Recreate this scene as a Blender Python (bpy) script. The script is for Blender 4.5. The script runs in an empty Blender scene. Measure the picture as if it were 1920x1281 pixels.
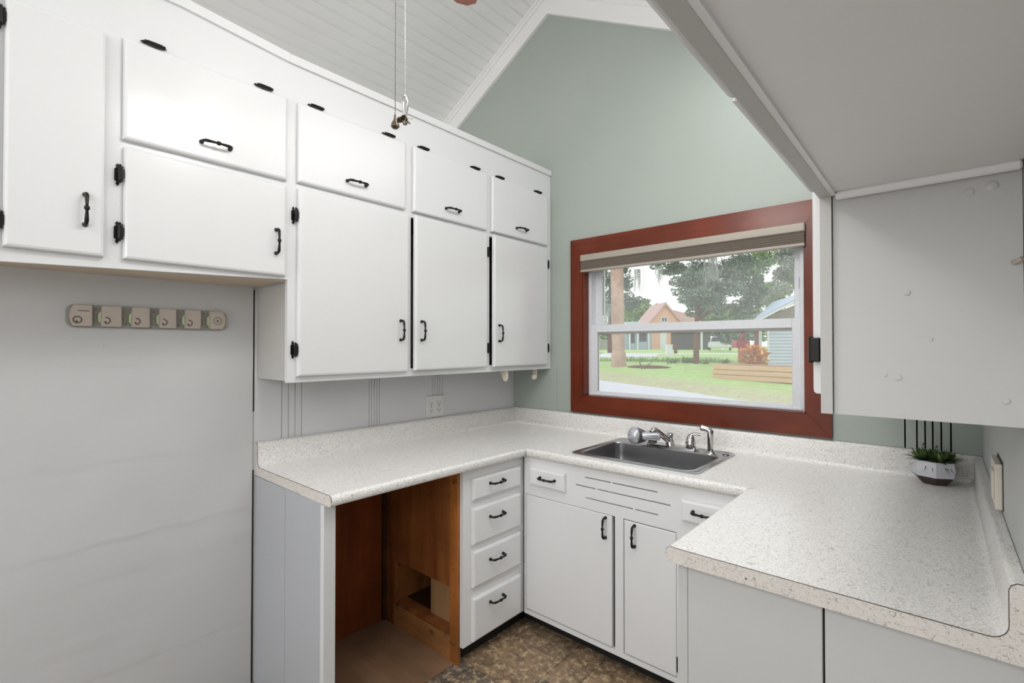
import bpy, bmesh, math, random
from mathutils import Vector, Matrix, noise
random.seed(7)
R = math.radians
SC = bpy.context.scene
COL = SC.collection

# ------------------------------------------------------------------ camera
CAM = Vector((2.2163, -2.5351, 1.4259))
cd = bpy.data.cameras.new('camera'); cam = bpy.data.objects.new('camera', cd); COL.objects.link(cam)
cd.sensor_width = 36; cd.lens = 36 * 916.22 / 1920; cd.clip_start = .02; cd.clip_end = 400
cam.location = CAM; cam.rotation_euler = (R(90 + .6445), 0, R(41.3821))
SC.camera = cam

# ------------------------------------------------------------------ world (bright overcast sky)
W = bpy.data.worlds.new('overcast_sky'); SC.world = W; W.use_nodes = True
wn = W.node_tree; wn.nodes.clear()
wo = wn.nodes.new('ShaderNodeOutputWorld'); wb = wn.nodes.new('ShaderNodeBackground')
tc = wn.nodes.new('ShaderNodeTexCoord'); sp = wn.nodes.new('ShaderNodeSeparateXYZ'); rp = wn.nodes.new('ShaderNodeValToRGB')
wn.links.new(tc.outputs['Generated'], sp.inputs[0]); wn.links.new(sp.outputs['Z'], rp.inputs[0])
rp.color_ramp.elements[0].position = 0; rp.color_ramp.elements[0].color = (1, .98, .95, 1)
rp.color_ramp.elements[1].position = .6; rp.color_ramp.elements[1].color = (.88, .94, 1, 1)
wn.links.new(rp.outputs[0], wb.inputs[0]); wb.inputs[1].default_value = 1.5
wn.links.new(wb.outputs[0], wo.inputs[0])

# ------------------------------------------------------------------ fan bulbs and added fill lights
def area(name, loc, rot, size, sizey, power, col=(1, 1, 1)):
    l = bpy.data.lights.new(name, 'AREA'); l.shape = 'RECTANGLE'; l.size = size; l.size_y = sizey; l.energy = power; l.color = col
    o = bpy.data.objects.new(name, l); COL.objects.link(o); o.location = loc; o.rotation_euler = rot; return o
# two unseen fill lights added behind the camera to brighten the kitchen
area('rear_overhead_fill', (1.2, -4.2, 2.9), (R(20), 0, 0), 2.0, .8, 26, (1, .995, .985))
area('rear_side_fill', (2.25, -3.4, 1.9), (R(78), 0, R(38)), .5, .5, 9, (.98, .99, 1))
# area light added under the right slope, imitating bounce off the ceiling
area('ceiling_bounce_fill', (1.75, -1.0, 2.80), (0, R(29), 0), .6, 1.6, 12.2, (1, 1, 1))
LAMP = Vector((1.25, -1.84, 2.50))
for k in range(3):
    a = R(20 + 120 * k)
    l = bpy.data.lights.new('fan_bulb', 'POINT'); l.energy = 4.3; l.color = (1, .985, .965); l.shadow_soft_size = .035
    o = bpy.data.objects.new('fan_bulb', l); COL.objects.link(o); o.location = LAMP + Vector((.13 * math.cos(a), .13 * math.sin(a), -.035))
SC.view_settings.view_transform = 'Standard'; SC.view_settings.look = 'None'
SC.view_settings.gamma = 1; SC.view_settings.use_curve_mapping = False
SC.view_settings.exposure = 0.0

# ------------------------------------------------------------------ materials
def newmat(name):
    m = bpy.data.materials.new(name); m.use_nodes = True
    nt = m.node_tree; b = nt.nodes['Principled BSDF']; return m, nt, b
def N(nt, t, **k):
    n = nt.nodes.new(t)
    for a, v in k.items():
        if a.startswith('i_'): n.inputs[a[2:].replace('_', ' ')].default_value = v
        else: setattr(n, a, v)
    return n
def coords(nt, scale=(1, 1, 1), kind='Object'):
    t = N(nt, 'ShaderNodeTexCoord'); m = N(nt, 'ShaderNodeMapping'); m.inputs['Scale'].default_value = scale
    nt.links.new(t.outputs[kind], m.inputs[0]); return m.outputs[0]
def mixc(nt, f, a, b):
    m = N(nt, 'ShaderNodeMix', data_type='RGBA')
    for s, v in ((m.inputs[0], f), (m.inputs[6], a), (m.inputs[7], b)):
        if isinstance(v, (int, float)): s.default_value = v
        elif isinstance(v, tuple): s.default_value = (*v, 1)
        else: nt.links.new(v, s)
    return m.outputs[2]
def ramp(nt, fac, stops):
    r = N(nt, 'ShaderNodeValToRGB'); e = r.color_ramp.elements
    while len(e) < len(stops): e.new(.5)
    for i, (p, c) in enumerate(stops):
        e[i].position = p; e[i].color = (c, c, c, 1) if isinstance(c, (int, float)) else (*c, 1)
    nt.links.new(fac, r.inputs[0]); return r.outputs[0]
def noisy(nt, vec, scale, detail=3, rough=.5, dist=0):
    n = N(nt, 'ShaderNodeTexNoise'); n.inputs['Scale'].default_value = scale; n.inputs['Detail'].default_value = detail
    n.inputs['Roughness'].default_value = rough; n.inputs['Distortion'].default_value = dist
    nt.links.new(vec, n.inputs['Vector']); return n.outputs[0]
def bump(nt, b, h, strength=.3, dist=.002):
    n = N(nt, 'ShaderNodeBump'); n.inputs['Strength'].default_value = strength; n.inputs['Distance'].default_value = dist
    nt.links.new(h, n.inputs['Height']); nt.links.new(n.outputs[0], b.inputs['Normal'])
def paint(name, col, rough=.4, var=.04, bscale=60, bst=.15, spec=.5, bdist=.002, marks=0):
    m, nt, b = newmat(name); v = coords(nt)
    n = noisy(nt, v, 3, 4)
    c2 = tuple(c * (1 - var) for c in col)
    c = mixc(nt, ramp(nt, n, [(.35, 0), (.7, 1)]), col, c2)
    if marks:
        s = noisy(nt, v, 7, 6, .7, 1.0)
        c = mixc(nt, ramp(nt, s, [(.66, 0), (.74, marks)]), c, tuple(x * .6 for x in col))
    nt.links.new(c, b.inputs['Base Color']); b.inputs['Roughness'].default_value = rough
    b.inputs['Specular IOR Level'].default_value = spec
    bump(nt, b, noisy(nt, v, bscale, 3, .6), bst, bdist); return m
def plain(name, col, rough=.5, metal=0, **k):
    m, nt, b = newmat(name); v = coords(nt); n = noisy(nt, v, 40, 2)
    nt.links.new(mixc(nt, n, col, tuple(c * .88 for c in col)), b.inputs['Base Color'])
    b.inputs['Roughness'].default_value = rough; b.inputs['Metallic'].default_value = metal
    for a, x in k.items(): b.inputs[a.replace('_', ' ')].default_value = x
    return m
def wood(name, c1, c2, axis=2, scale=1, rough=.3, knots=True, coat=0, dark=.35, stain=0):
    m, nt, b = newmat(name); s = [14, 14, 14]; s[axis] = 1.1
    v = coords(nt, tuple(x * scale for x in s))
    g = noisy(nt, v, 1.6, 6, .6, .6)
    c = mixc(nt, ramp(nt, g, [(.3, 0), (.68, 1)]), c1, c2)
    v2 = coords(nt, (1, 1, 1))
    lo = noisy(nt, v2, 4.5, 3, .55, .3)
    c = mixc(nt, ramp(nt, lo, [(.35, 0), (.7, .8)]), c, tuple(x * dark for x in c1))
    if knots:
        k = N(nt, 'ShaderNodeTexVoronoi'); k.inputs['Scale'].default_value = 4.2
        sk = [1, 1, 1]; sk[axis] = .6; nt.links.new(coords(nt, tuple(sk)), k.inputs['Vector'])
        c = mixc(nt, ramp(nt, k.outputs['Distance'], [(.035, 1), (.075, 0)]), c, tuple(x * .18 for x in c1))
    if stain:
        st = noisy(nt, v2, 9, 5, .7, 1.5)
        c = mixc(nt, ramp(nt, st, [(.6, 0), (.68, stain)]), c, (.03, .012, .006))
    nt.links.new(c, b.inputs['Base Color']); b.inputs['Roughness'].default_value = rough; b.inputs['Specular IOR Level'].default_value = .3
    b.inputs['Coat Weight'].default_value = coat; b.inputs['Coat Roughness'].default_value = .3
    bump(nt, b, g, .15, .001); return m
def laminate(name, sc, light=(.93, .915, .885), dark=(.42, .40, .38), wid=.022, rough=.3, stretch=(1, 1, 1)):
    m, nt, b = newmat(name); v = coords(nt, stretch)
    a = noisy(nt, v, sc, 1.5, .5, 1.2); a2 = noisy(nt, v, sc * 1.37, 1.0, .5, 1.6)
    m1 = ramp(nt, a, [(.5 - wid, 0), (.5 - wid * .4, 1), (.5 + wid * .4, 1), (.5 + wid, 0)])
    m2 = ramp(nt, a2, [(.47 - wid, 0), (.47 - wid * .4, 1), (.47 + wid * .4, 1), (.47 + wid, 0)])
    gate = ramp(nt, noisy(nt, v, sc * .55, 1), [(.47, 0), (.53, 1)])
    inv = N(nt, 'ShaderNodeMath', operation='SUBTRACT'); inv.inputs[0].default_value = 1; nt.links.new(gate, inv.inputs[1])
    p1 = N(nt, 'ShaderNodeMath', operation='MULTIPLY'); nt.links.new(m1, p1.inputs[0]); nt.links.new(gate, p1.inputs[1])
    p2 = N(nt, 'ShaderNodeMath', operation='MULTIPLY'); nt.links.new(m2, p2.inputs[0]); nt.links.new(inv.outputs[0], p2.inputs[1])
    mx = N(nt, 'ShaderNodeMath', operation='MAXIMUM'); nt.links.new(p1.outputs[0], mx.inputs[0]); nt.links.new(p2.outputs[0], mx.inputs[1])
    c = mixc(nt, mx.outputs[0], light, dark)
    nt.links.new(c, b.inputs['Base Color']); b.inputs['Roughness'].default_value = rough; return m

M = {}
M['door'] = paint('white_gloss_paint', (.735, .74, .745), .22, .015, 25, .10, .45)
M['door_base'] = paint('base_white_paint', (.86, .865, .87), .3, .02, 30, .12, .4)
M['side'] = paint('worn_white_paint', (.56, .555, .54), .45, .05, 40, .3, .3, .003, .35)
M['grey'] = paint('grey_wall_paint', (.60, .60, .605), .45, .04, 7, .35, .35, .006)
M['panel_grey'] = paint('grey_panel_paint', (.70, .705, .72), .42, .04, 20, .2, .35)
M['endgrey'] = paint('pale_end_panel_paint', (.47, .485, .51), .4, .03, 30, .15, .35)
M['penpaint'] = paint('pale_panel_paint', (.60, .60, .59), .4, .03, 30, .15, .35, .002, .12)
M['right'] = paint('right_wall_paint', (.50, .515, .51), .45, .04, 20, .2, .35)
M['under'] = paint('cabinet_underside_paint', (.88, .88, .885), .42, .04, 12, .25, .4, .003, .12)
M['green'] = paint('sage_green_wall_paint', (.385, .43, .39), .42, .03, 14, .15, .35)
M['ceil'] = paint('ceiling_paint', (.88, .885, .89), .4, .03, 30, .1, .3)
M['trim'] = paint('white_trim_paint', (.86, .86, .86), .35, .02, 30, .1, .4)
M['beige'] = paint('unpainted_underside', (.62, .53, .42), .6, .12, 30, .3, .2, .002, .6)
M['black'] = plain('black_iron', (.016, .015, .015), .38, .6)
M['dark'] = plain('dark_void', (.01, .009, .008), .8)
M['lam'] = laminate('countertop_laminate', 105, wid=.03)
M['lam_edge'] = laminate('edge_strip_laminate', 60, (.74, .70, .655), (.38, .35, .32), .02, .4)
M['seam'] = plain('seam_glue', (.06, .05, .045), .6)
M['casing'] = wood('red_stained_casing', (.20, .033, .009), (.10, .013, .004), 0, .5, .24, True, .0, .5)
M['casing_v'] = wood('red_stained_casing_upright', (.20, .033, .009), (.10, .013, .004), 2, .5, .24, True, .0, .5)
M['bay'] = wood('orange_stained_pine', (.36, .095, .026), (.20, .045, .014), 2, .6, .35, True, .1, .45, 0)
M['bay_worn'] = wood('worn_stained_pine', (.52, .20, .06), (.22, .062, .02), 2, .5, .4, True, 0, .4, .9)
M['pine'] = wood('bare_pine', (.62, .38, .19), (.50, .28, .13), 2, .8, .55, True, 0, .7)
M['darkwood'] = wood('dark_old_wood', (.10, .045, .02), (.05, .022, .012), 1, .8, .6, False, 0, .5)
M['bay_edge'] = wood('orange_edge_board', (.62, .24, .06), (.34, .10, .025), 2, .7, .4, True, 0, .4, .95)
M['bay_rail'] = wood('scraped_pine_rail', (.66, .33, .13), (.38, .14, .045), 0, .5, .45, True, 0, .4, .8)
M['ply'] = wood('worn_floor_board', (.36, .22, .13), (.20, .115, .065), 0, .35, .45, False, 0, .5, .3)
M['vinyl'] = plain('white_vinyl', (.76, .78, .81), .3)
M['shade'] = plain('taupe_shade_fabric', (.155, .13, .105), .75)
M['shade_rail'] = plain('beige_shade_rail', (.40, .36, .30), .4)
M['steel'] = plain('brushed_steel', (.44, .44, .45), .27, 1)
M['chrome'] = plain('chrome', (.62, .61, .60), .1, 1)
M['filter'] = plain('silver_plastic', (.62, .63, .67), .22, .35)
M['filter_dark'] = plain('dark_grey_plastic', (.10, .10, .115), .35)
M['white_plastic'] = plain('white_plastic', (.80, .80, .78), .35)
M['ivory'] = plain('ivory_plastic', (.78, .72, .62), .4)
M['rackgrey'] = plain('grey_plastic_strip', (.33, .32, .30), .5)
M['rackbeige'] = plain('beige_plastic', (.56, .49, .43), .45)
M['lime'] = plain('pale_green_plastic', (.55, .62, .38), .45)
M['brown'] = plain('brown_print', (.10, .07, .05), .5)
M['pot'] = plain('white_ceramic', (.66, .66, .72), .4)
M['pot_dark'] = plain('dark_brown_pot_base', (.05, .032, .028), .5)
M['soil'] = plain('dark_soil', (.03, .022, .015), .9)
M['fanwood'] = wood('fan_blade_wood', (.30, .09, .05), (.18, .05, .03), 0, 1, .3, False, .3, .7)
M['brass'] = plain('antique_metal', (.20, .17, .13), .25, 1)
M['darktoe'] = plain('black_toe_kick', (.012, .010, .009), .7)
M['crack'] = plain('dark_gap', (.035, .03, .025), .9)

def leafmat(name, c1, c2, c3=None):
    m, nt, b = newmat(name); v = coords(nt, (1, 1, 1))
    a = N(nt, 'ShaderNodeAttribute', attribute_name='tint')
    c = mixc(nt, a.outputs['Fac'], c1, c2)
    if c3: c = mixc(nt, ramp(nt, a.outputs['Fac'], [(.72, 0), (.78, 1)]), c, c3)
    nt.links.new(c, b.inputs['Base Color']); b.inputs['Roughness'].default_value = .6
    return m
M['oak'] = leafmat('oak_leaves', (.09, .14, .10), (.36, .46, .34))
M['oak2'] = leafmat('light_oak_leaves', (.22, .34, .12), (.50, .62, .32))
M['moss'] = leafmat('spanish_moss', (.30, .33, .29), (.48, .50, .45))
M['croton'] = leafmat('croton_leaves', (.78, .22, .03), (.95, .72, .12), (.16, .24, .03))
M['succ'] = leafmat('succulent_leaves', (.045, .085, .025), (.17, .25, .07))
M['weed'] = leafmat('low_weeds', (.20, .30, .12), (.40, .55, .22))
M['trunk'] = paint('palm_trunk', (.66, .44, .36), .9, .35, 14, 1, .1, .03, .8)
M['bark'] = paint('brown_bark', (.20, .10, .06), .9, .35, 20, 1, .1, .02)
M['concrete'] = paint('pale_concrete', (.70, .68, .72), .8, .08, 20, .2, .2)
M['road'] = paint('pale_road', (.74, .73, .72), .8, .05, 4, .1, .2)
M['orange'] = paint('orange_house_wall', (.82, .46, .34), .8, .06, 3, .1, .2)
M['pinkroof'] = paint('pinkish_roof', (.66, .42, .40), .8, .1, 3, .1, .2)
M['bluehouse'] = paint('pale_blue_house_wall', (.46, .52, .62), .7, .06, 3, .1, .2)
M['siding'] = paint('pale_grey_siding', (.60, .65, .74), .6, .03, 6, .1, .2)
M['gable_in'] = paint('taupe_gable', (.34, .27, .24), .7, .1, 6, .1, .2)
M['metalroof'] = paint('metal_roof', (.55, .66, .80), .4, .05, 6, .1, .4)
M['cedar'] = wood('raised_bed_boards', (.80, .53, .33), (.68, .41, .24), 0, .25, .7, True, 0, .8)
M['red'] = plain('red_plastic', (.52, .03, .045), .4)
M['terra'] = paint('terracotta_post', (.62, .18, .10), .7, .15, 10, .2, .2)
M['carpaint'] = plain('white_car_paint', (.80, .80, .84), .2)
M['glassdark'] = plain('dark_glass', (.05, .06, .08), .15)
M['tyre'] = plain('tyre_rubber', (.02, .02, .02), .8)
M['yardwhite'] = plain('white_painted_wood', (.8, .8, .84), .6)

# grass: green lawn with mulch bands
def grass():
    m, nt, b = newmat('lawn'); v = coords(nt)
    n1 = noisy(nt, v, 1.3, 5, .65); n2 = noisy(nt, v, 9, 5, .7)
    c = mixc(nt, ramp(nt, n2, [(.35, 0), (.65, 1)]), (.30, .48, .13), (.56, .72, .28))
    c = mixc(nt, ramp(nt, n1, [(.5, 0), (.62, .8)]), c, (.44, .50, .20))
    # strip of bare sandy soil along the drive
    s = N(nt, 'ShaderNodeSeparateXYZ'); nt.links.new(v, s.inputs[0])
    ma = N(nt, 'ShaderNodeMath', operation='MULTIPLY_ADD'); ma.inputs[1].default_value = .40; nt.links.new(s.outputs[0], ma.inputs[0]); nt.links.new(s.outputs[1], ma.inputs[2])
    ad = N(nt, 'ShaderNodeMath', operation='MULTIPLY_ADD'); ad.inputs[1].default_value = 1.8; nt.links.new(n1, ad.inputs[0]); nt.links.new(ma.outputs[0], ad.inputs[2])
    dv = N(nt, 'ShaderNodeMath', operation='MULTIPLY'); dv.inputs[1].default_value = .05; nt.links.new(ad.outputs[0], dv.inputs[0])
    f = ramp(nt, dv.outputs[0], [(.47, 1), (.515, 0)])
    mu = mixc(nt, ramp(nt, noisy(nt, v, 22, 4, .7), [(.4, 0), (.6, 1)]), (.42, .28, .22), (.66, .52, .42))
    pm = N(nt, 'ShaderNodeMath', operation='MULTIPLY'); nt.links.new(f, pm.inputs[0]); nt.links.new(ramp(nt, n2, [(.42, 1), (.56, .25)]), pm.inputs[1])
    c = mixc(nt, pm.outputs[0], c, mu)
    nt.links.new(c, b.inputs['Base Color']); b.inputs['Roughness'].default_value = .9; return m
M['grass'] = grass()

def floormat():
    m, nt, b = newmat('slate_look_vinyl'); v = coords(nt)
    a = N(nt, 'ShaderNodeAttribute', attribute_name='tint')
    base = ramp(nt, a.outputs['Fac'], [(0, (.14, .125, .11)), (.3, (.36, .24, .14)), (.55, (.19, .14, .10)), (.8, (.52, .36, .21)), (1, (.30, .27, .23))])
    n1 = noisy(nt, v, 13, 8, .75, .8); n2 = noisy(nt, v, 30, 7, .75, .4)
    c = mixc(nt, ramp(nt, n1, [(.40, 0), (.62, .7)]), base, (.065, .045, .03))
    c = mixc(nt, ramp(nt, n2, [(.50, 0), (.62, .85)]), c, (.62, .47, .29))
    nt.links.new(c, b.inputs['Base Color']); b.inputs['Roughness'].default_value = .42
    bump(nt, b, n2, .25, .002); return m
M['tile'] = floormat()
M['grout'] = plain('dark_grout', (.075, .06, .045), .8)

def glassmat():
    m = bpy.data.materials.new('window_glass'); m.use_nodes = True; nt = m.node_tree; nt.nodes.clear()
    o = N(nt, 'ShaderNodeOutputMaterial'); t = N(nt, 'ShaderNodeBsdfTransparent'); g = N(nt, 'ShaderNodeBsdfGlossy'); d = N(nt, 'ShaderNodeBsdfDiffuse')
    t.inputs[0].default_value = (.97, .985, .98, 1); g.inputs['Roughness'].default_value = .02
    d.inputs[0].default_value = (.9, .92, .92, 1)
    f = N(nt, 'ShaderNodeFresnel'); f.inputs[0].default_value = 1.28
    a = N(nt, 'ShaderNodeMixShader'); b = N(nt, 'ShaderNodeMixShader'); a.inputs[0].default_value = .12  # pale diffuse veil in the pane paints haze over the outdoor view
    nt.links.new(t.outputs[0], a.inputs[1]); nt.links.new(d.outputs[0], a.inputs[2])
    nt.links.new(f.outputs[0], b.inputs[0]); nt.links.new(a.outputs[0], b.inputs[1]); nt.links.new(g.outputs[0], b.inputs[2])
    nt.links.new(b.outputs[0], o.inputs[0]); return m
M['glass'] = glassmat()
def globemat():
    m, nt, b = newmat('frosted_lamp_glass'); b.inputs['Base Color'].default_value = (.9, .88, .84, 1)
    b.inputs['Emission Color'].default_value = (1, .97, .93, 1); b.inputs['Emission Strength'].default_value = 5; return m
M['globe'] = globemat()

# ------------------------------------------------------------------ mesh helpers
def nb(): return bmesh.new()
def box(bm, x0, x1, y0, y1, z0, z1, bev=0, seg=1):
    if x0 > x1: x0, x1 = x1, x0
    if y0 > y1: y0, y1 = y1, y0
    if z0 > z1: z0, z1 = z1, z0
    r = bmesh.ops.create_cube(bm, size=1)['verts']
    for v in r:
        v.co = Vector((x0 if v.co.x < 0 else x1, y0 if v.co.y < 0 else y1, z0 if v.co.z < 0 else z1))
    if bev:
        es = list({e for v in r for e in v.link_edges})
        bmesh.ops.bevel(bm, geom=es, offset=bev, segments=seg, affect='EDGES', profile=.6)
    return bm
def prism(bm, pts, a, b, axis='Y'):
    """closed 2D polygon extruded along an axis from a to b"""
    def P(p, t):
        return {'Y': (p[0], t, p[1]), 'X': (t, p[0], p[1]), 'Z': (p[0], p[1], t)}[axis]
    A = [bm.verts.new(P(p, a)) for p in pts]; B = [bm.verts.new(P(p, b)) for p in pts]
    n = len(pts)
    fs = [bm.faces.new(A), bm.faces.new(B[::-1])]
    for i in range(n): fs.append(bm.faces.new((A[i], B[i], B[(i + 1) % n], A[(i + 1) % n])))
    bmesh.ops.recalc_face_normals(bm, faces=fs); return bm
def tube(bm, pts, rad, n=10, cap=True):
    pts = [Vector(p) for p in pts]; L = len(pts)
    if not hasattr(rad, '__len__'): rad = [rad] * L
    rings = []; up = None
    for i, p in enumerate(pts):
        d = (pts[min(i + 1, L - 1)] - pts[max(i - 1, 0)]).normalized()
        if up is None: up = Vector((0, 0, 1)) if abs(d.z) < .9 else Vector((1, 0, 0))
        s = d.cross(up).normalized(); up = s.cross(d).normalized()
        rings.append([bm.verts.new(p + (s * math.cos(2 * math.pi * k / n) + up * math.sin(2 * math.pi * k / n)) * rad[i]) for k in range(n)])
    fs = []
    for a, b in zip(rings, rings[1:]):
        for k in range(n): fs.append(bm.faces.new((a[k], a[(k + 1) % n], b[(k + 1) % n], b[k])))
    if cap: fs.append(bm.faces.new(rings[0][::-1])); fs.append(bm.faces.new(rings[-1]))
    bmesh.ops.recalc_face_normals(bm, faces=fs); return bm
def lathe(bm, prof, c=(0, 0, 0), n=24, axis=None, rot=0):
    """profile of (radius, height) around Z at c; axis = direction of the lathe axis"""
    c = Vector(c); q = Vector((0, 0, 1)).rotation_difference(Vector(axis)) if axis else None
    rings = []
    for r, h in prof:
        ring = []
        for k in range(n):
            a = rot + 2 * math.pi * k / n; p = Vector((max(r, 1e-5) * math.cos(a), max(r, 1e-5) * math.sin(a), h))
            if q: p = q @ p
            ring.append(bm.verts.new(c + p))
        rings.append(ring)
    fs = []
    for a, b in zip(rings, rings[1:]):
        for k in range(n): fs.append(bm.faces.new((a[k], a[(k + 1) % n], b[(k + 1) % n], b[k])))
    fs.append(bm.faces.new(rings[0][::-1])); fs.append(bm.faces.new(rings[-1]))
    bmesh.ops.recalc_face_normals(bm, faces=fs); return bm
def ellipsoid(bm, c, r, u=16, v=10):
    g = bmesh.ops.create_uvsphere(bm, u_segments=u, v_segments=v, radius=1)['verts']
    for x in g: x.co = Vector((c[0] + x.co.x * r[0], c[1] + x.co.y * r[1], c[2] + x.co.z * r[2]))
    return bm
def origin(p):
    o = Vector((0, 0, 0))
    while p is not None: o += p.location; p = p.parent
    return o
def obj(name, bm, mat, parent=None, smooth=False, loc=None, label=None, angle=35):
    me = bpy.data.meshes.new(name)
    off = origin(parent) if parent else Vector(loc or (0, 0, 0))
    bm.transform(Matrix.Translation(-off)); bm.to_mesh(me); bm.free()
    for m_ in (mat if isinstance(mat, (list, tuple)) else [mat]): me.materials.append(M[m_])
    o = bpy.data.objects.new(name, me); COL.objects.link(o)
    if parent: o.parent = parent
    else: o.location = off
    if smooth:
        for p in me.polygons: p.use_smooth = True
        try: me.set_sharp_from_angle(angle=R(angle))
        except Exception: pass
    if label: o['label'] = label
    return o
def tag(o, label, cat, group=None, kind=None):
    o['label'] = label; o['category'] = cat
    if group: o['group'] = group
    if kind: o['kind'] = kind
    return o
def thing(name, loc, label, cat, group=None):
    o = bpy.data.objects.new(name, None); COL.objects.link(o); o.location = loc; o.empty_display_size = .05
    return tag(o, label, cat, group)
def struct(name, bm, mat, smooth=False, parent=None, label=None):
    o = obj(name, bm, mat, parent, smooth)
    if not parent: o['kind'] = 'structure'; o['label'] = label or name.replace('_', ' '); o['category'] = 'structure'
    return o
def copy_tree(o, parent=None):
    c = o.copy(); COL.objects.link(c)
    if parent: c.parent = parent
    for ch in list(o.children): copy_tree(ch, c)
    return c
def grid_frame(bm, axis, u_cuts, z_cuts, holes, a, b):
    """solid frame between a and b along axis, cells listed in holes left open"""
    for i in range(len(u_cuts) - 1):
        k = 0
        while k < len(z_cuts) - 1:
            if (i, k) in holes: k += 1; continue
            j = k
            while j + 1 < len(z_cuts) - 1 and (i, j + 1) not in holes: j += 1
            if axis == 'X': box(bm, a, b, u_cuts[i], u_cuts[i + 1], z_cuts[k], z_cuts[j + 1])
            else: box(bm, u_cuts[i], u_cuts[i + 1], a, b, z_cuts[k], z_cuts[j + 1])
            k = j + 1
    return bm
def door_panel(bm, axis, u0, u1, z0, z1, f0, f1, ch=.009):
    """slab with a routed edge; f0 back plane, f1 front plane"""
    s = 1 if f1 > f0 else -1
    lv = [(0, f0), (0, f1 - s * ch * .8), (ch * .35, f1 - s * ch * .25), (ch, f1)]
    rings = []
    for ins, f in lv:
        q = [(u0 + ins, z0 + ins), (u1 - ins, z0 + ins), (u1 - ins, z1 - ins), (u0 + ins, z1 - ins)]
        rings.append([bm.verts.new((f, u, z) if axis == 'X' else (u, f, z)) for u, z in q])
    fs = [bm.faces.new(rings[0][::-1]), bm.faces.new(rings[-1])]
    for a, b in zip(rings, rings[1:]):
        for k in range(4): fs.append(bm.faces.new((a[k], a[(k + 1) % 4], b[(k + 1) % 4], b[k])))
    bmesh.ops.recalc_face_normals(bm, faces=fs); return bm
def pull(bm, c, along, out, L=.088, st=.026):
    """wrought-look bail pull with a ring in the middle"""
    c, A, O = Vector(c), Vector(along), Vector(out); h = L / 2
    sh = [(-h, 0, .0075), (-h, .004, .0072), (-h - .001, .012, .0045), (-h + .002, st * .85, .0048), (-h + .009, st, .0056), (-h * .5, st + .002, .0046),
          (-.007, st + .003, .0036), (-.004, st + .003, .0068), (.004, st + .003, .0068), (.007, st + .003, .0036), (h * .5, st + .002, .0046),
          (h - .009, st, .0056), (h - .002, st * .85, .0048), (h + .001, .012, .0045), (h, .004, .0072), (h, 0, .0075)]
    return tube(bm, [c + A * a + O * o for a, o, r in sh], [r for a, o, r in sh], 10)
def hinge(bm, c, along, side, out, L=.070):
    """butterfly strap hinge: leaf on the frame, knuckle, small leaf on the door edge. side points to the frame"""
    c, A, S, O = Vector(c), Vector(along), Vector(side), Vector(out)
    h = L / 2
    for (w0, w1, k, z0) in ((.001, .013, 1, .0), (-.009, -.001, .72, .0165)):
        pts = [(-h * k, .35), (-h * k * .8, .75), (-h * k * .62, .55), (-h * k * .5, 1), (h * k * .5, 1), (h * k * .62, .55), (h * k * .8, .75), (h * k, .35), (h * k * .8, 0), (-h * k * .8, 0)]
        if w0 > 0: q = [(a, w0 + (w1 - w0) * t) for a, t in pts]
        else: q = [(a, w1 + (w0 - w1) * t) for a, t in pts]
        f = [bm.verts.new(c + A * a + S * w + O * z0) for a, w in q]; g = [bm.verts.new(c + A * a + S * w + O * (z0 + .0035)) for a, w in q]
        fs = [bm.faces.new(f), bm.faces.new(g[::-1])]
        for i in range(len(f)): fs.append(bm.faces.new((f[i], g[i], g[(i + 1) % len(f)], f[(i + 1) % len(f)])))
        bmesh.ops.recalc_face_normals(bm, faces=fs)
    k = [(-h * .82, .002), (-h * .74, .0045), (-h * .62, .003), (-h * .58, .0052), (0, .0056), (h * .58, .0052), (h * .62, .003), (h * .74, .0045), (h * .82, .002)]
    return tube(bm, [c + A * a + O * .0185 + S * .002 for a, r in k], [r for a, r in k], 8)

# ================================================================== ROOM SHELL
XR = 2.324; YB = -4.4; RX = .307; RZ = 3.745
def ceil_z(x): return RZ - (.562) * abs(x - RX)
# floor: slate look vinyl tiles over a dark sheet
bm = nb(); box(bm, -2.2, XR + .1, YB, .1, -.08, -.004)
fl = struct('floor', bm, 'grout', label='floor of brown slate-look vinyl tiles')
bm = nb(); u = .152; nx, ny = 32, 30; occ = [[0] * ny for _ in range(nx)]; rr = random.Random(3); quads = []
for i in range(nx):
    for j in range(ny):
        if occ[i][j]: continue
        for (a, b) in rr.sample([(2, 2), (2, 1), (1, 2), (2, 2), (3, 2), (1, 1)], 6):
            if i + a <= nx and j + b <= ny and all(not occ[i + p][j + q] for p in range(a) for q in range(b)):
                for p in range(a):
                    for q in range(b): occ[i + p][j + q] = 1
                quads.append((i, j, a, b)); break
tl = bm.loops.layers.color.new('tint')
for (i, j, a, b) in quads:
    x0 = -2.2 + i * u * .93 + .0015; x1 = -2.2 + (i + a) * u * .93 - .0015; y0 = YB + j * u * .97 + .0015; y1 = YB + (j + b) * u * .97 - .0015
    vs = [bm.verts.new(p) for p in ((x0, y0, -.0035), (x1, y0, -.0035), (x1, y1, -.0035), (x0, y1, -.0035))]
    vt = [bm.verts.new((v.co.x, v.co.y, 0)) for v in vs]
    t = rr.random()
    for f in [bm.faces.new(vt)] + [bm.faces.new((vs[k], vs[(k + 1) % 4], vt[(k + 1) % 4], vt[k])) for k in range(4)]:
        for lo in f.loops: lo[tl] = (t, t, t, 1)
struct('floor_tiles', bm, 'tile', parent=fl)

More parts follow.
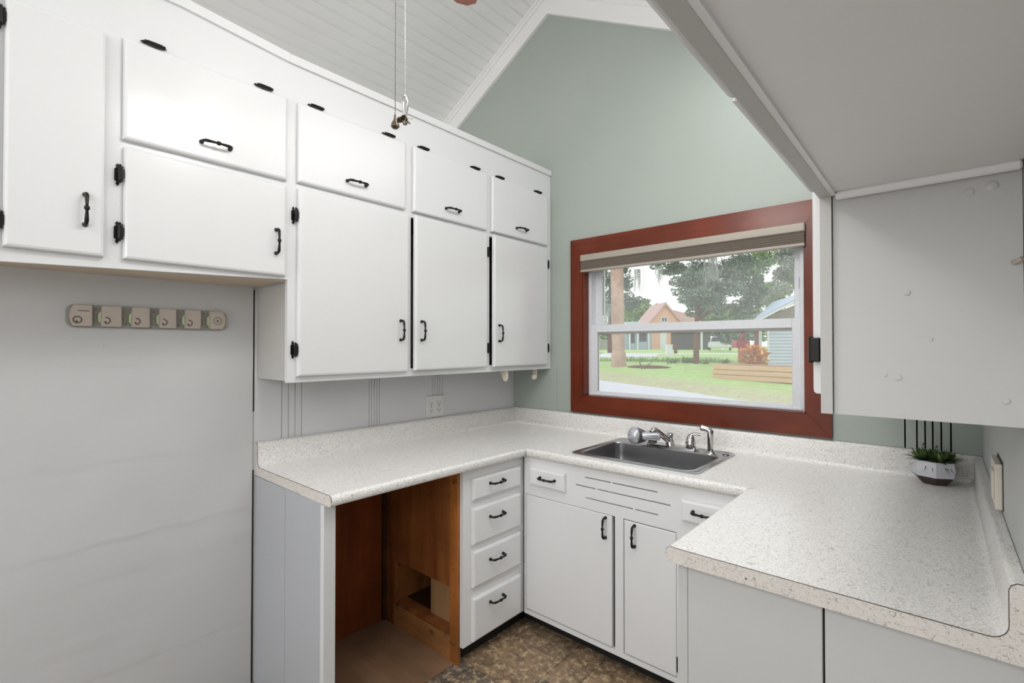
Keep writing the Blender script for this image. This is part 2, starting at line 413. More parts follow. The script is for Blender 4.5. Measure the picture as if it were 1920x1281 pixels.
# grey partition wall on the left; panelling grooves over the counter
def grooved_wall(bm, fixed, thick, u0, u1, z0, z1, grooves, axis, sgn, gw=.004, gd=.004):
    cuts = [u0]
    for g in sorted(grooves): cuts += [g - gw / 2, g + gw / 2]
    cuts.append(u1)
    for i in range(len(cuts) - 1):
        f = fixed if i % 2 == 0 else fixed - sgn * gd
        b_ = fixed - sgn * thick
        if axis == 'X': box(bm, b_, f, cuts[i], cuts[i + 1], z0, z1)
        else: box(bm, cuts[i], cuts[i + 1], b_, f, z0, z1)
    return bm
bm = nb()
grooved_wall(bm, 0, .10, -1.692, 0, 0, 2.5, [-1.575, -1.545, -1.515, -1.485, -1.132, -1.117, -1.101, -1.086, -1.07, -.715, -.697, -.679, -.661, -.643], 'X', 1)
# alcove part, heavily patched plywood: a very slight relief in the surface
y = YB
bmw = nb(); nY, nZ = 150, 300
def relief(Y_, Z_):
    n_ = noise.noise; h = .0020 * (n_(Vector((Y_ * 1.6, Z_ * 3.2, 1.7))) + .5 * n_(Vector((Y_ * 7, Z_ * 9, 4))))
    h += .0012 * max(0, n_(Vector((Y_ * 3, Z_ * 16, 9))) - .15)
    for z0, a in ((.745, .0022), (.62, .0010), (1.355, .0016), (1.02, .0008), (.28, .0012)):
        w_ = z0 + .05 * n_(Vector((Y_ * 1.3, z0, 2))) + .012 * n_(Vector((Y_ * 9, z0, 5)))
        h += a * math.exp(-((Z_ - w_) / .006) ** 2) * max(0, .6 + n_(Vector((Y_ * 4, z0, 7))))
        h += .0010 * (1 / (1 + math.exp(-max(-30, min(30, (Z_ - w_) / .004)))))
    return .001 + h
vv = [[bmw.verts.new((relief(Y_, Z_), Y_, Z_)) for Z_ in [2.5 * k / nZ for k in range(nZ + 1)]] for Y_ in [YB + (-1.700 - YB) * i / nY for i in range(nY + 1)]]
for i in range(nY):
    for k in range(nZ): bmw.faces.new((vv[i][k], vv[i + 1][k], vv[i + 1][k + 1], vv[i][k + 1]))
wl = struct('wall_left', bm, 'panel_grey', label='grey panelled partition wall on the left')
struct('alcove_panel', bmw, 'grey', True, wl)
bm = nb(); box(bm, -.10, -.001, YB, -1.692, 0, 2.5); struct('alcove_backing', bm, 'grey', parent=wl)
bm = nb(); box(bm, -.001, .0012, -1.700, -1.692, 1.15, 1.67); box(bm, -.001, .0012, -1.700, -1.692, .0, .9)
struct('wall_joint', bm, 'crack', parent=wl)
bm = nb()
for (y_, z_) in ((-2.01, 1.425), (-1.77, 1.37), (-2.2, 1.43), (-2.28, 1.455)): lathe(bm, [(.0085, 0), (.007, .002), (.003, .0028)], (.004, y_, z_), 14, (1, 0, 0))
struct('filled_screw_hole', bm, 'grey', True, wl)

# green gable wall with the window opening (x .565-1.763, z 1.128-1.985)
WX0, WX1, WZ0, WZ1 = .568, 1.763, 1.128, 1.986
bm = nb()
XL = -2.2
def cz(x): return ceil_z(x)
def wallpoly(pts): prism(bm, pts, 0, .12, 'Y')
wallpoly([(XL, 0), (WX0, 0), (WX0, cz(WX0)), (RX, RZ), (XL, cz(XL))])
wallpoly([(WX1, 0), (XR + .1, 0), (XR + .1, cz(XR + .1)), (WX1, cz(WX1))])
wallpoly([(WX0, 0), (WX1, 0), (WX1, WZ0), (WX0, WZ0)])
wallpoly([(WX0, WZ1), (WX1, WZ1), (WX1, cz(WX1)), (WX0, cz(WX0))])
wb_ = struct('wall_back', bm, 'green', label='sage green gable wall with the window')
bm = nb(); box(bm, .0, .3665, -.004, .001, 1.0, 1.292)
grooved_wall(bm, -.004, .005, 1.855, XR, 1.0, 1.34, [2.10, 2.137, 2.162, 2.185, 2.21, 2.238], 'Y', -1, .005, .004)
box(bm, 1.99, 1.993, -.0045, -.004, 1.0, 1.34)
struct('wall_panelling', bm, 'green', parent=wb_)

bm = nb(); grooved_wall(bm, XR, .10, YB, .0, 0, 2.75, [-.35, -.9, -1.45], 'X', -1, .003, .002)
struct('wall_right', bm, 'right', label='pale grey panelled wall on the right')

# beadboard ceiling, two slopes, boards running front to back
def bead_slope(bm, sx):
    # profile along the slope: s from ridge
    L = 2.95 if sx < 0 else 2.5; pts = []; s = 0.0; P = .0735
    th = math.atan(.562)
    prof = []
    while s < L:
        prof += [(s, 0), (s + .0605, 0), (s + .0615, .0025), (s + .0625, 0), (s + .0655, -.002), (s + .0685, 0), (s + .0698, .003), (s + .0711, .0)]
        s += P
    up = []
    for (q, d) in prof:
        x = RX + sx * (q * math.cos(th)) + sx * (-d) * 0; z = RZ - q * math.sin(th)
        x += sx * d * math.sin(th); z += d * math.cos(th); up.append((x, z))
    n = len(up)
    a = [bm.verts.new((x, .0, z)) for x, z in up]; b = [bm.verts.new((x, YB, z)) for x, z in up]
    for i in range(n - 1): bm.faces.new((a[i], b[i], b[i + 1], a[i + 1]))
    # roof deck above
    c = [bm.verts.new((p[0], t, p[1] + .12)) for t in (0, YB) for p in (up[0], up[-1])]
    bm.faces.new((c[0], c[1], c[3], c[2])); bm.faces.new((a[0], a[-1], c[1], c[0]))
    bm.faces.new((b[0], b[-1], c[3], c[2])); bm.faces.new((a[-1], b[-1], c[3], c[1]))
    return bm
bm = nb(); bead_slope(bm, -1); bead_slope(bm, 1)
struct('ceiling', bm, 'ceil', label='vaulted white beadboard ceiling')
# rake trim boards on the gable
def rake(bm, o0, o1, d0, d1):
    k = .562
    for sx in (-1, 1):
        x1 = -2.15 if sx < 0 else XR
        pts = [(RX, RZ - o0), (x1, RZ - o0 - k * abs(x1 - RX)), (x1, RZ - o1 - k * abs(x1 - RX)), (RX, RZ - o1)]
        prism(bm, pts, d0, d1, 'Y')
bm = nb(); rake(bm, .0, .152, -.022, -.0005); rake(bm, .0, .045, -.034, -.022); rake(bm, .0, .018, -.044, -.034)
struct('trim_1', bm, 'trim', label='white rake trim along the gable')

# ================================================================== WINDOW
win = thing('window_1', (1.16, .0, 1.029), 'white vinyl window in a red stained wood casing over the sink', 'window'); win['kind'] = 'structure'
cx0, cx1, cz0, cz1 = .486, 1.853, 1.028, 2.085
def quadprism(bm, pts, y0, y1):
    prism(bm, pts, y0, y1, 'Y')
bm = nb(); quadprism(bm, [(cx0, cz1), (WX0 + .005, WZ1 - .002), (WX1 - .005, WZ1 - .002), (cx1, cz1)], -.022, 0)
obj('casing_board', bm, 'casing', win)
bm = nb(); quadprism(bm, [(cx0, cz0), (cx1, cz0), (WX1 - .005, WZ0), (WX0 + .005, WZ0)], -.022, 0); obj('casing_board', bm, 'casing', win)
bm = nb(); quadprism(bm, [(cx0, cz0 + .0006), (WX0 + .0045, WZ0 + .0006), (WX0 + .0045, WZ1 - .0026), (cx0, cz1 - .0006)], -.022, 0); obj('casing_board', bm, 'casing_v', win)
bm = nb(); quadprism(bm, [(cx1, cz0 + .0006), (cx1, cz1 - .0006), (WX1 - .0045, WZ1 - .0026), (WX1 - .0045, WZ0 + .0006)], -.022, 0); obj('casing_board', bm, 'casing_v', win)
bm = nb()
box(bm, WX0, WX0 + .014, -.018, .035, WZ0, WZ1); box(bm, WX1 - .014, WX1, -.018, .035, WZ0, WZ1)
box(bm, WX0, WX1, -.018, .035, WZ1 - .014, WZ1); box(bm, WX0, WX1, -.018, .035, WZ0 - .01, WZ0 + .004)
obj('jamb', bm, 'casing_v', win)
# vinyl frame
def ring_frame(bm, x0, x1, z0, z1, l, r, b, t, y0, y1, bev=.002):
    box(bm, x0, x0 + l, y0, y1, z0, z1, bev); box(bm, x1 - r, x1, y0, y1, z0, z1, bev)
    box(bm, x0 + l - .001, x1 - r + .001, y0, y1, z0, z0 + b, bev); box(bm, x0 + l - .001, x1 - r + .001, y0, y1, z1 - t, z1, bev)
fx0, fx1, fz0, fz1 = WX0 - .014 + .014, WX1 - .012, WZ0 - .006, WZ1 - .012
bm = nb(); ring_frame(bm, fx0, fx1, fz0, fz1, .030, .028, .022, .03, .035, .115)
box(bm, fx0 + .03, fx0 + .034, .075, .08, fz0, fz1); box(bm, fx1 - .034, fx1 - .028, .075, .08, fz0, fz1)
box(bm, fx0 + .02, fx1 - .02, .030, .05, fz0 + .012, fz0 + .020)
obj('window_frame', bm, 'vinyl', win)
SZ = 1.535
sash = nb(); ring_frame(sash, fx0 + .016, fx1 - .012, fz0 + .012, SZ + .026, .052, .052, .022, .046, .045, .072, .003)
ls = obj('lower_sash', sash, 'vinyl', win)
bm = nb(); box(bm, fx0 + .060, fx1 - .058, .0565, .0595, fz0 + .03, SZ - .018); obj('pane', bm, 'glass', ls)
bm = nb(); ring_frame(bm, fx0 + .064, fx1 - .060, fz0 + .030, SZ - .017, .008, .003, .003, .014, .050, .0565, 0); obj('glazing_gasket', bm, 'rackgrey', ls)
us = nb(); ring_frame(us, fx0 + .024, fx1 - .020, SZ - .02, fz1 - .01, .066, .040, .04, .04, .082, .106, .003)
usl = obj('upper_sash', us, 'vinyl', win)
bm = nb(); box(bm, fx0 + .086, fx1 - .056, .0925, .0955, SZ + .015, fz1 - .045); obj('pane', bm, 'glass', usl)
bm = nb(); box(bm, 1.712, 1.718, .0775, .0815, 1.70, 1.755, .001); box(bm, .655, .659, .0775, .0815, 1.62, 1.86); obj('sash_latch', bm, 'rackgrey', usl)

# roller shade, rolled up in the casing
sh = thing('roller_shade', (1.16, -.01, 1.88), 'taupe cellular shade drawn up at the top of the window', 'window shade')
bm = nb(); box(bm, .572, 1.758, -.047, .004, 1.944, 1.982, .006, 3); obj('headrail', bm, 'shade_rail', sh, True)
bm = nb()
for k in range(5):
    z1 = 1.944 - k * .0105; prism(bm, [(-.040, z1), (-.040, z1 - .003), (-.043, z1 - .005), (-.040, z1 - .0105), (-.008, z1 - .0105), (-.005, z1 - .005), (-.008, z1)], .574, 1.756, 'X')
obj('shade_fabric', bm, 'shade', sh)
bm = nb(); box(bm, .573, 1.757, -.044, -.004, 1.879, 1.892, .003, 2); obj('bottom_rail', bm, 'shade_rail', sh, True)

# ================================================================== UPPER CABINETS LEFT
ZT = 2.565
CF = .316; DF = .337
def top_hinges(door, ys, z=2.392):
    for y_ in ys:
        bm = nb(); hinge(bm, (CF, y_, z), (0, 1, 0), (0, 0, 1), (1, 0, 0)); obj('hinge', bm, 'black', door, True, label='black strap hinge')
def side_hinges(door, y, zs, side):
    for z_ in zs:
        bm = nb(); hinge(bm, (CF, y, z_), (0, 0, 1), (0, side, 0), (1, 0, 0)); obj('hinge', bm, 'black', door, True, label='black strap hinge')
def xdoor(par, y0, y1, z0, z1, mat='door', f0=CF + .001, f1=DF, name='door', label=None):
    bm = nb(); door_panel(bm, 'X', y0, y1, z0, z1, f0, f1); return obj(name, bm, mat, par, True, angle=12, label=label)
def xpull(door, y, z, vert=True, x=DF, L=.088):
    bm = nb(); pull(bm, (x, y, z), (0, 0, 1) if vert else (0, 1, 0), (1, 0, 0), L); return obj('handle', bm, 'black', door, True, label='black iron pull', angle=60)

# tall unit over the counter
c = thing('wall_cabinet', (.16, -.85, 1.287), 'long white wall cabinet with three lift-up doors over three tall doors above the counter', 'cabinet')
YS = -1.693
yc = [YS, -1.648, -1.160, -1.109, -1.098, -.611, -.571, -.560, -.060, -.002]
zc_ = [1.287, 1.325, 2.045, 2.085, 2.375, ZT - .004]
holes = {(i, k) for i in (1, 4, 7) for k in (1, 3)} | {(3, 1), (6, 1)}
bm = nb(); grid_frame(bm, 'X', yc, zc_, holes, CF - .02, CF)
obj('face_frame', bm, 'door', c)
bm = nb()
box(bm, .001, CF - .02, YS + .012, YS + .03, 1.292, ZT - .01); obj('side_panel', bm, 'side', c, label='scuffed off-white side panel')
bm = nb(); box(bm, .001, CF - .02, YS + .03, -.002, 1.30, 1.315); box(bm, .001, CF - .02, YS + .03, -.002, 2.055, 2.07)
box(bm, .001, CF - .02, YS + .03, -.002, ZT - .025, ZT - .01)
for y_ in (-1.13, -.586, -.02): box(bm, .001, CF - .02, y_ - .009, y_ + .009, 1.315, ZT - .025)
obj('carcass', bm, 'darkwood', c)
bm = nb(); box(bm, CF, CF + .012, YS, -.002, ZT - .034, ZT, .004, 2); box(bm, 0.001, CF, YS, -.002, ZT - .008, ZT); obj('top_moulding', bm, 'door', c)
TD = [(-1.661, -1.151, -1.41), (-1.106, -.603, -.864), (-.567, -.052, -.318)]
HY = [(-1.583, -1.238), (-1.039, -.687), (-.491, -.142)]
for (y0, y1, hy), hs in zip(TD, HY):
    d = xdoor(c, y0, y1, 2.071, 2.385, name='lift_up_door'); xpull(d, hy, 2.127, False); top_hinges(d, hs)
d = xdoor(c, -1.659, -1.134, 1.311, 2.048); xpull(d, -1.181, 1.503); side_hinges(d, -1.667, (1.94, 1.415), -1)
for (y0, y1, hy) in ((-1.106, -.604, -1.072), (-.566, -.054, -.527)):
    d = xdoor(c, y0, y1, 1.315, 2.052); xpull(d, hy, 1.503); side_hinges(d, y1 + .006, (1.952, 1.420), 1)
    # stands very slightly open, hinged on the right: turn door with its hardware about its hinge edge
    piv = Vector((CF, y1, 0)) - c.location; piv.z = 0
    Mx = Matrix.Translation(piv) @ Matrix.Rotation(R(1.7), 4, 'Z') @ Matrix.Translation(-piv)
    d.data.transform(Mx)
    for ch in d.children:
        if ch.name.startswith('handle'): ch.data.transform(Mx)

# shallower unit over the fridge alcove
c = thing('over_fridge_cabinet', (.16, -2.2, 1.672), 'white wall cabinet above the empty grey alcove, with one lift-up door', 'cabinet')
YL0 = -3.05
yc = [YL0, -2.93, -2.475, -2.445, -2.257, -2.190, -1.716, YS]
zc_ = [1.674, 1.71, 2.045, 2.075, 2.363, ZT - .004]
bm = nb(); grid_frame(bm, 'X', yc, zc_, {(1, 1), (1, 2), (1, 3), (3, 1), (3, 2), (3, 3), (5, 1), (5, 3)}, CF - .02, CF)
def sag(o):
    for v in o.data.vertices:
        wy = v.co.y + o.parent.location.y; wz = v.co.z + o.parent.location.z
        if wz < 1.695: v.co.z += .013 - .030 * min(1, (YS - wy) / .77)
        if wz > 2.5: v.co.z += .028 * min(1, max(0, (YS - wy) / .35))
sag(obj('face_frame', bm, 'door', c))
bm = nb(); box(bm, .006, CF - .02, YL0, YS, 1.680, 1.694); obj('bottom_board', bm, 'beige', c, label='bare beige underside')
bm = nb(); box(bm, .006, CF - .02, YL0, YL0 + .018, 1.694, ZT - .01); box(bm, .006, CF - .02, -2.23, -2.212, 1.694, ZT - .01)
box(bm, .006, CF - .02, YL0, YS + .01, ZT - .01, ZT + .01); box(bm, .006, .012, YL0, YS, 1.694, ZT); obj('carcass', bm, 'darkwood', c)
bm = nb()
for a_, b_ in ((YL0, -2.05), (-2.05, YS)): box(bm, CF, CF + .012, a_, b_, ZT - .034, ZT, 0)
sag(obj('top_moulding', bm, 'door', c))
d = xdoor(c, -2.458, -2.246, 1.696, 2.372); xpull(d, -2.291, 1.828); side_hinges(d, -2.464, (1.766, 2.314), -1)
d = xdoor(c, -2.93, -2.48, 1.696, 2.372)
d = xdoor(c, -2.204, -1.703, 2.066, 2.382, name='lift_up_door'); xpull(d, -1.950, 2.122, False); top_hinges(d, (-2.125, -1.786))
d = xdoor(c, -2.201, -1.706, 1.697, 2.043); xpull(d, -1.745, 1.823); side_hinges(d, -2.209, (1.956, 1.778), -1)

# paper towel holder under the wall cabinet (two arms, a roll bar between)
t = thing('paper_towel_holder', (.26, -.3, 1.287), 'empty ivory paper towel holder under the wall cabinet by the corner', 'paper towel holder')
for k, (x_, y_) in enumerate(((.276, -.405), (.262, -.105))):
    bm = nb(); q = [(-.030, 0), (.022, 0), (.030, -.03), (.030, -.058), (.020, -.074), (.004, -.074), (-.008, -.058)] if k == 0 else [(-.012, 0), (.020, 0), (.022, -.04), (.022, -.070), (.012, -.080), (-.002, -.078), (-.008, -.066), (-.005, -.04)]
    prism(bm, [(x_ + a, 1.299 + b) for a, b in q], y_ - .006, y_ + .006, 'Y')
    bmesh.ops.bevel(bm, geom=bm.edges[:], offset=.002, segments=2, affect='EDGES')
    obj('arm', bm, 'ivory', t, True)
bm = nb(); lathe(bm, [(.002, 0), (.014, .002), (.017, .010), (.014, .018), (.006, .02)], (.274, -.131, 1.236), 18, (0, 1, 0)); obj('end_knob', bm, 'ivory', t, True)

# ================================================================== UPPER CABINETS RIGHT
RX0 = 2.021; YR = -1.318
c = thing('wall_cabinet', (2.17, -.66, 1.287), 'grey-white tall wall cabinet hanging right of the window, seen from its bare side', 'cabinet')
bm = nb()
grid_frame(bm, 'X', [YR, YR + .04, -.69, -.65, -.05, -.002], [1.285, 1.32, 2.40, 2.46], {(1, 1), (3, 1)}, RX0, RX0 + .021)
for v in list(bm.verts): pass
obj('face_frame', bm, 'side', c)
bm = nb(); box(bm, RX0 + .0225, XR - .001, YR + .008, YR + .024, 1.285, 2.46); obj('side_panel', bm, 'penpaint', c, label='patched pale grey side panel')
bm = nb(); box(bm, RX0 + .021, XR - .001, YR + .024, -.006, 1.30, 1.315); box(bm, RX0 + .021, XR - .001, YR + .024, -.002, 2.445, 2.46); box(bm, XR - .008, XR - .001, YR + .024, -.002, 1.315, 2.445)
obj('carcass', bm, 'side', c)
for (y0, y1, hy) in ((-1.300, -.68, -.72), (-.66, -.04, -.62)):
    bm = nb(); door_panel(bm, 'X', y0, y1, 1.325, 2.38, RX0 - .001, RX0 - .018); d = obj('door', bm, 'door', c, True, angle=12)
    bm = nb(); pull(bm, (RX0 - .018, hy, 1.5), (0, 0, 1), (-1, 0, 0)); obj('handle', bm, 'black', d, True)
    if y0 < -1:
        for z_ in (1.42, 2.25):
            bm = nb(); box(bm, RX0 - .021, RX0 - .0015, YR + .002, YR + .016, z_ - .026, z_ + .026, .002); tube(bm, [(RX0 - .019, YR + .008, z_ - .028), (RX0 - .019, YR + .008, z_ + .028)], .005, 8)
            obj('hinge', bm, 'black', d, True, label='black hinge')
for (x_, z_, r_) in ((2.165, 1.532, .006), (2.13, 1.37, .004), (2.15, 1.366, .007), (2.285, 1.745 - .03, .01), (2.255, 1.71, .008), (2.30, 1.33, .006), (2.20, 1.44, .003)):
    bm = nb(); lathe(bm, [(r_, 0), (r_ * .8, .0015), (r_ * .3, .002)], (x_, YR + .0078, z_), 10, (0, -1, 0)); obj('filler_patch', bm, 'penpaint', c, True)
bm = nb(); tube(bm, [(2.311, YR + .006, 1.575), (2.313, YR - .008, 1.573), (2.320, YR - .014, 1.578)], [.004, .003, .004], 8); obj('nail', bm, 'rackbeige', c, True)

c = thing('over_stove_cabinet', (2.17, -1.85, 1.743), 'short grey-white cabinet overhead at the upper right, seen from beneath', 'cabinet')
ZU = 1.743; YU = -2.36
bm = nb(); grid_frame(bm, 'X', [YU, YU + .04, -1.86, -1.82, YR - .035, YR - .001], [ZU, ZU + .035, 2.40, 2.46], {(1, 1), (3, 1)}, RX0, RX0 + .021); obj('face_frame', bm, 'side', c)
bm = nb(); box(bm, RX0 + .030, XR - .001, YU, YR + .007, ZU + .006, ZU + .020); obj('bottom_board', bm, 'under', c, label='smooth grey underside')
bm = nb(); box(bm, RX0 + .021, RX0 + .030, YU, YR - .001, ZU + .001, ZU + .020); obj('edge_batten', bm, 'under', c)
bm = nb(); box(bm, RX0 + .021, XR - .001, YU, YU + .016, ZU + .02, 2.46); box(bm, RX0 + .021, XR - .001, YU, YR, 2.445, 2.46); obj('carcass', bm, 'side', c)
for (y0, y1) in ((-1.85, -1.335), (-2.345, -1.86)):
    bm = nb(); door_panel(bm, 'X', y0, y1, ZU + .012, 2.38, RX0 - .001, RX0 - .018); obj('door', bm, 'door', c, True, angle=12)
bm = nb(); box(bm, RX0 + .03, XR - .002, YR - .012, YR - .001, ZU - .010, ZU + .006, .003); obj('scribe_strip', bm, 'under', c)

# ================================================================== COUNTERTOP
CZ = .914; D = .645; YP = -1.324; YE = -1.6856
def cprof():
    p = [(0.001, .878), (D - .012, .876), (D - .004, .878), (D, .884), (D + .002, .895), (D, .906), (D - .005, .912), (D - .012, CZ + .0015), (D - .025, CZ)]
    for k in range(7):
        a = R(90 * k / 6); p.append((.052 - .028 * math.sin(a), CZ + .028 - .028 * math.cos(a)))
    p += [(.024, 1.004), (.021, 1.012), (.014, 1.017), (.001, 1.017)]
    return p
def sweep(bm, fr):
    """fr: list of functions (d, z) -> point, stations along the run"""
    pf = cprof(); rings = [[bm.verts.new(f(d, z)) for d, z in pf] for f in fr]; n = len(pf)
    for a, b in zip(rings, rings[1:]):
        for k in range(n): bm.faces.new((a[k], a[(k + 1) % n], b[(k + 1) % n], b[k]))
    bm.faces.new(rings[0]); bm.faces.new(rings[-1][::-1]); bmesh.ops.recalc_face_normals(bm, faces=bm.faces[:]); return bm
ct = thing('countertop', (1.16, -.3, .876), 'cream flecked laminate U-shaped countertop with backsplash', 'countertop')
bm = nb(); sweep(bm, [lambda d, z: (d, YE, z), lambda d, z: (d, -max(d, .001) - .0003, z)]); obj('counter_section', bm, 'lam', ct, True, angle=50)
bm = nb(); sweep(bm, [lambda d, z: (d, -max(d, .001), z), lambda d, z: (XR - d, -max(d, .001), z)]); back = obj('counter_section', bm, 'lam', ct, True, angle=50)
bm = nb(); sweep(bm, [lambda d, z: (XR - d, -max(d, .001) - .0003, z), lambda d, z: (XR - d, YP, z)]); obj('counter_section', bm, 'lam', ct, True, angle=50)
def capmesh(bm, f, off):
    pf = cprof(); A = [bm.verts.new(f(d, z, 0)) for d, z in pf]; B = [bm.verts.new(f(d, z, off)) for d, z in pf]; n = len(pf)
    bm.faces.new(A); bm.faces.new(B[::-1])
    for k in range(n): bm.faces.new((A[k], B[k], B[(k + 1) % n], A[(k + 1) % n]))
    bmesh.ops.recalc_face_normals(bm, faces=bm.faces[:]); return bm
def grow(d, z, e=.0012):
    return d, z
bm = nb(); capmesh(bm, lambda d, z, o: (d, YE - .0012 - o, z), .0012); obj('end_strip', bm, 'lam_edge', ct, label='coarser patterned laminate end strip')
bm = nb(); capmesh(bm, lambda d, z, o: (XR - d, YP - .0012 - o, z), .0012); obj('end_strip', bm, 'lam_edge', ct, label='coarser patterned laminate end strip')
def seamline(f):
    pf = cprof()[4:]; bm = nb(); tube(bm, [f(d, z) for d, z in pf], .0013, 5); return bm
obj('seam', seamline(lambda d, z: (d, YE - .0006, z)), 'seam', ct); obj('seam', seamline(lambda d, z: (XR - d, YP - .0006, z)), 'seam', ct)
for f in (lambda d, z: (d + .0004, -d - .0004, z - .0006), lambda d, z: (XR - d - .0004, -d - .0004, z - .0006)):
    bm = nb(); tube(bm, [f(d, z) for d, z in cprof()[2:9]], .0012, 5); obj('mitre_seam', bm, 'seam', ct)
bm = nb(); box(bm, .0, XR, -.006, .0005, 1.0165, 1.0195); obj('caulk_line', bm, 'rackgrey', ct)

# sink: cut its opening out of the back section
SX0, SX1, SY0, SY1 = .862, 1.478, -.582, -.075
def rrect(x0, x1, y0, y1, r, n=5):
    p = []
    for (cx_, cy_, a0) in ((x1 - r, y1 - r, 0), (x0 + r, y1 - r, 90), (x0 + r, y0 + r, 180), (x1 - r, y0 + r, 270)):
        for k in range(n + 1): a = R(a0 + 90 * k / n); p.append((cx_ + r * math.cos(a), cy_ + r * math.sin(a)))
    return p
bm = nb(); prism(bm, [(x - ct.location.x, y - ct.location.y) for x, y in rrect(SX0 + .012, SX1 - .012, SY0 + .012, SY1 - .012, .03)], -.1, .2, 'Z')
me = bpy.data.meshes.new('cut'); bm.to_mesh(me); bm.free(); cut = bpy.data.objects.new('cut', me); COL.objects.link(cut); cut.location = ct.location
md = back.modifiers.new('b', 'BOOLEAN'); md.operation = 'DIFFERENCE'; md.solver = 'EXACT'; md.object = cut
bpy.context.view_layer.update(); dg = bpy.context.evaluated_depsgraph_get()
new = bpy.data.meshes.new_from_object(back.evaluated_get(dg)); back.modifiers.clear(); back.data = new
bpy.data.objects.remove(cut, do_unlink=True)

sk = thing('kitchen_sink', ((SX0 + SX1) / 2, (SY0 + SY1) / 2, .914), 'stainless steel single bowl drop-in sink', 'sink')
bx0, bx1, by0, by1 = SX0 + .034, SX1 - .034, SY0 + .030, SY1 - .112
rings = [(rrect(SX0, SX1, SY0, SY1, .035), .9145), (rrect(SX0, SX1, SY0, SY1, .035), .918), (rrect(SX0 + .006, SX1 - .006, SY0 + .006, SY1 - .006, .033), .9205),
         (rrect(SX0 + .014, SX1 - .014, SY0 + .014, SY1 - .014, .03), .9175), (rrect(bx0 - .006, bx1 + .006, by0 - .006, by1 + .006, .05), .9175),
         (rrect(bx0 - .001, bx1 + .001, by0 - .001, by1 + .001, .048), .9195), (rrect(bx0 + .003, bx1 - .003, by0 + .003, by1 - .003, .046), .914)]
bm = nb(); rv = [[bm.verts.new((x, y, z)) for x, y in p] for p, z in rings]
for a, b in zip(rv, rv[1:]):
    for k in range(len(a)): bm.faces.new((a[k], a[(k + 1) % len(a)], b[(k + 1) % len(a)], b[k]))
bmesh.ops.recalc_face_normals(bm, faces=bm.faces[:]); obj('rim', bm, 'steel', sk, True, angle=40)
rings = [(.003, .046, .914), (.006, .045, .86), (.012, .05, .775), (.022, .055, .758), (.045, .05, .750), (.12, .04, .746)]
bm = nb(); rv = []
for ins, r_, z in rings: rv.append([bm.verts.new((x, y, z)) for x, y in rrect(bx0 + ins, bx1 - ins, by0 + ins, by1 - ins, r_)])
for a, b in zip(rv, rv[1:]):
    for k in range(len(a)): bm.faces.new((a[k], a[(k + 1) % len(a)], b[(k + 1) % len(a)], b[k]))
bm.faces.new(rv[-1]); bmesh.ops.recalc_face_normals(bm, faces=bm.faces[:])
bmesh.ops.reverse_faces(bm, faces=bm.faces[:]); obj('bowl', bm, 'steel', sk, True, angle=50)
bm = nb(); lathe(bm, [(.045, 0), (.045, .003), (.036, .003), (.03, -.001), (.004, -.001)], (1.17, -.37, .7465), 24); obj('drain', bm, 'chrome', sk, True)
bm = nb(); lathe(bm, [(.016, 0), (.016, .003), (.012, .005), (.002, .005)], (1.447, -.135, .9178), 20); obj('hole_cover', bm, 'steel', sk, True)

# faucet
fy = -.130; fz = .9178
f = thing('faucet', (1.18, fy, fz), 'chrome kitchen faucet with lever handles and a silver clip-on water filter', 'faucet')
bm = nb(); rv = []
for ins, z in ((0, fz), (0, fz + .007), (.004, fz + .012), (.012, fz + .013)):
    rv.append([bm.verts.new((x, y, z)) for x, y in rrect(1.052 + ins, 1.312 - ins, fy - .028 + ins, fy + .028 - ins, .015)])
for a, b in zip(rv, rv[1:]):
    for k in range(len(a)): bm.faces.new((a[k], a[(k + 1) % len(a)], b[(k + 1) % len(a)], b[k]))
bm.faces.new(rv[-1]); bm.faces.new(rv[0][::-1]); bmesh.ops.recalc_face_normals(bm, faces=bm.faces[:]); obj('base_plate', bm, 'chrome', f, True)
# spout: rises from the middle of the plate and reaches out over the bowl, turned to the left
bm = nb(); lathe(bm, [(.024, 0), (.022, .010), (.017, .022), (.013, .032), (.0155, .040), (.0165, .050), (.012, .057), (.003, .059)], (1.172, fy, fz + .012), 22); obj('spout_base', bm, 'chrome', f, True)
sp0 = Vector((1.172, fy, fz + .024)); sp1 = Vector((1.128, fy - .078, fz + .092))
bm = nb(); tube(bm, [sp0, sp0.lerp(sp1, .35), sp0.lerp(sp1, .8), sp1, sp1 + Vector((-.005, -.010, -.001)), sp1 + Vector((-.008, -.014, -.010)), sp1 + Vector((-.008, -.014, -.013))], [.016, .0145, .0125, .0125, .0125, .0125, .0120], 14); obj('spout', bm, 'chrome', f, True, angle=60)
fc = sp1 + Vector((-.008, -.014, -.020))
bm = nb(); lathe(bm, [(.017, .014), (.017, -.002), (.013, -.004)], fc, 18); obj('filter_collar', bm, 'filter_dark', f, True)
ax = Vector((-.93, -.36, 0)).normalized(); sd = Vector((.36, -.93, 0)).normalized()
bm = nb(); rv = []
for t_, w_, h_ in ((.038, .008, .008), (.034, .022, .016), (.014, .028, .022), (-.03, .026, .021), (-.05, .023, .019)):
    ce = fc - ax * t_ * -1 * -1 + Vector((0, 0, -.012))
    ring = []
    for k in range(16):
        a = 2 * math.pi * k / 16; ca, sa = math.cos(a), math.sin(a)
        ring.append(bm.verts.new(ce + sd * w_ * math.copysign(abs(ca) ** .6, ca) + Vector((0, 0, 1)) * h_ * math.copysign(abs(sa) ** .6, sa)))
    rv.append(ring)
for a, b in zip(rv, rv[1:]):
    for k in range(16): bm.faces.new((a[k], a[(k + 1) % 16], b[(k + 1) % 16], b[k]))
bm.faces.new(rv[0]); bm.faces.new(rv[-1][::-1]); bmesh.ops.recalc_face_normals(bm, faces=bm.faces[:])
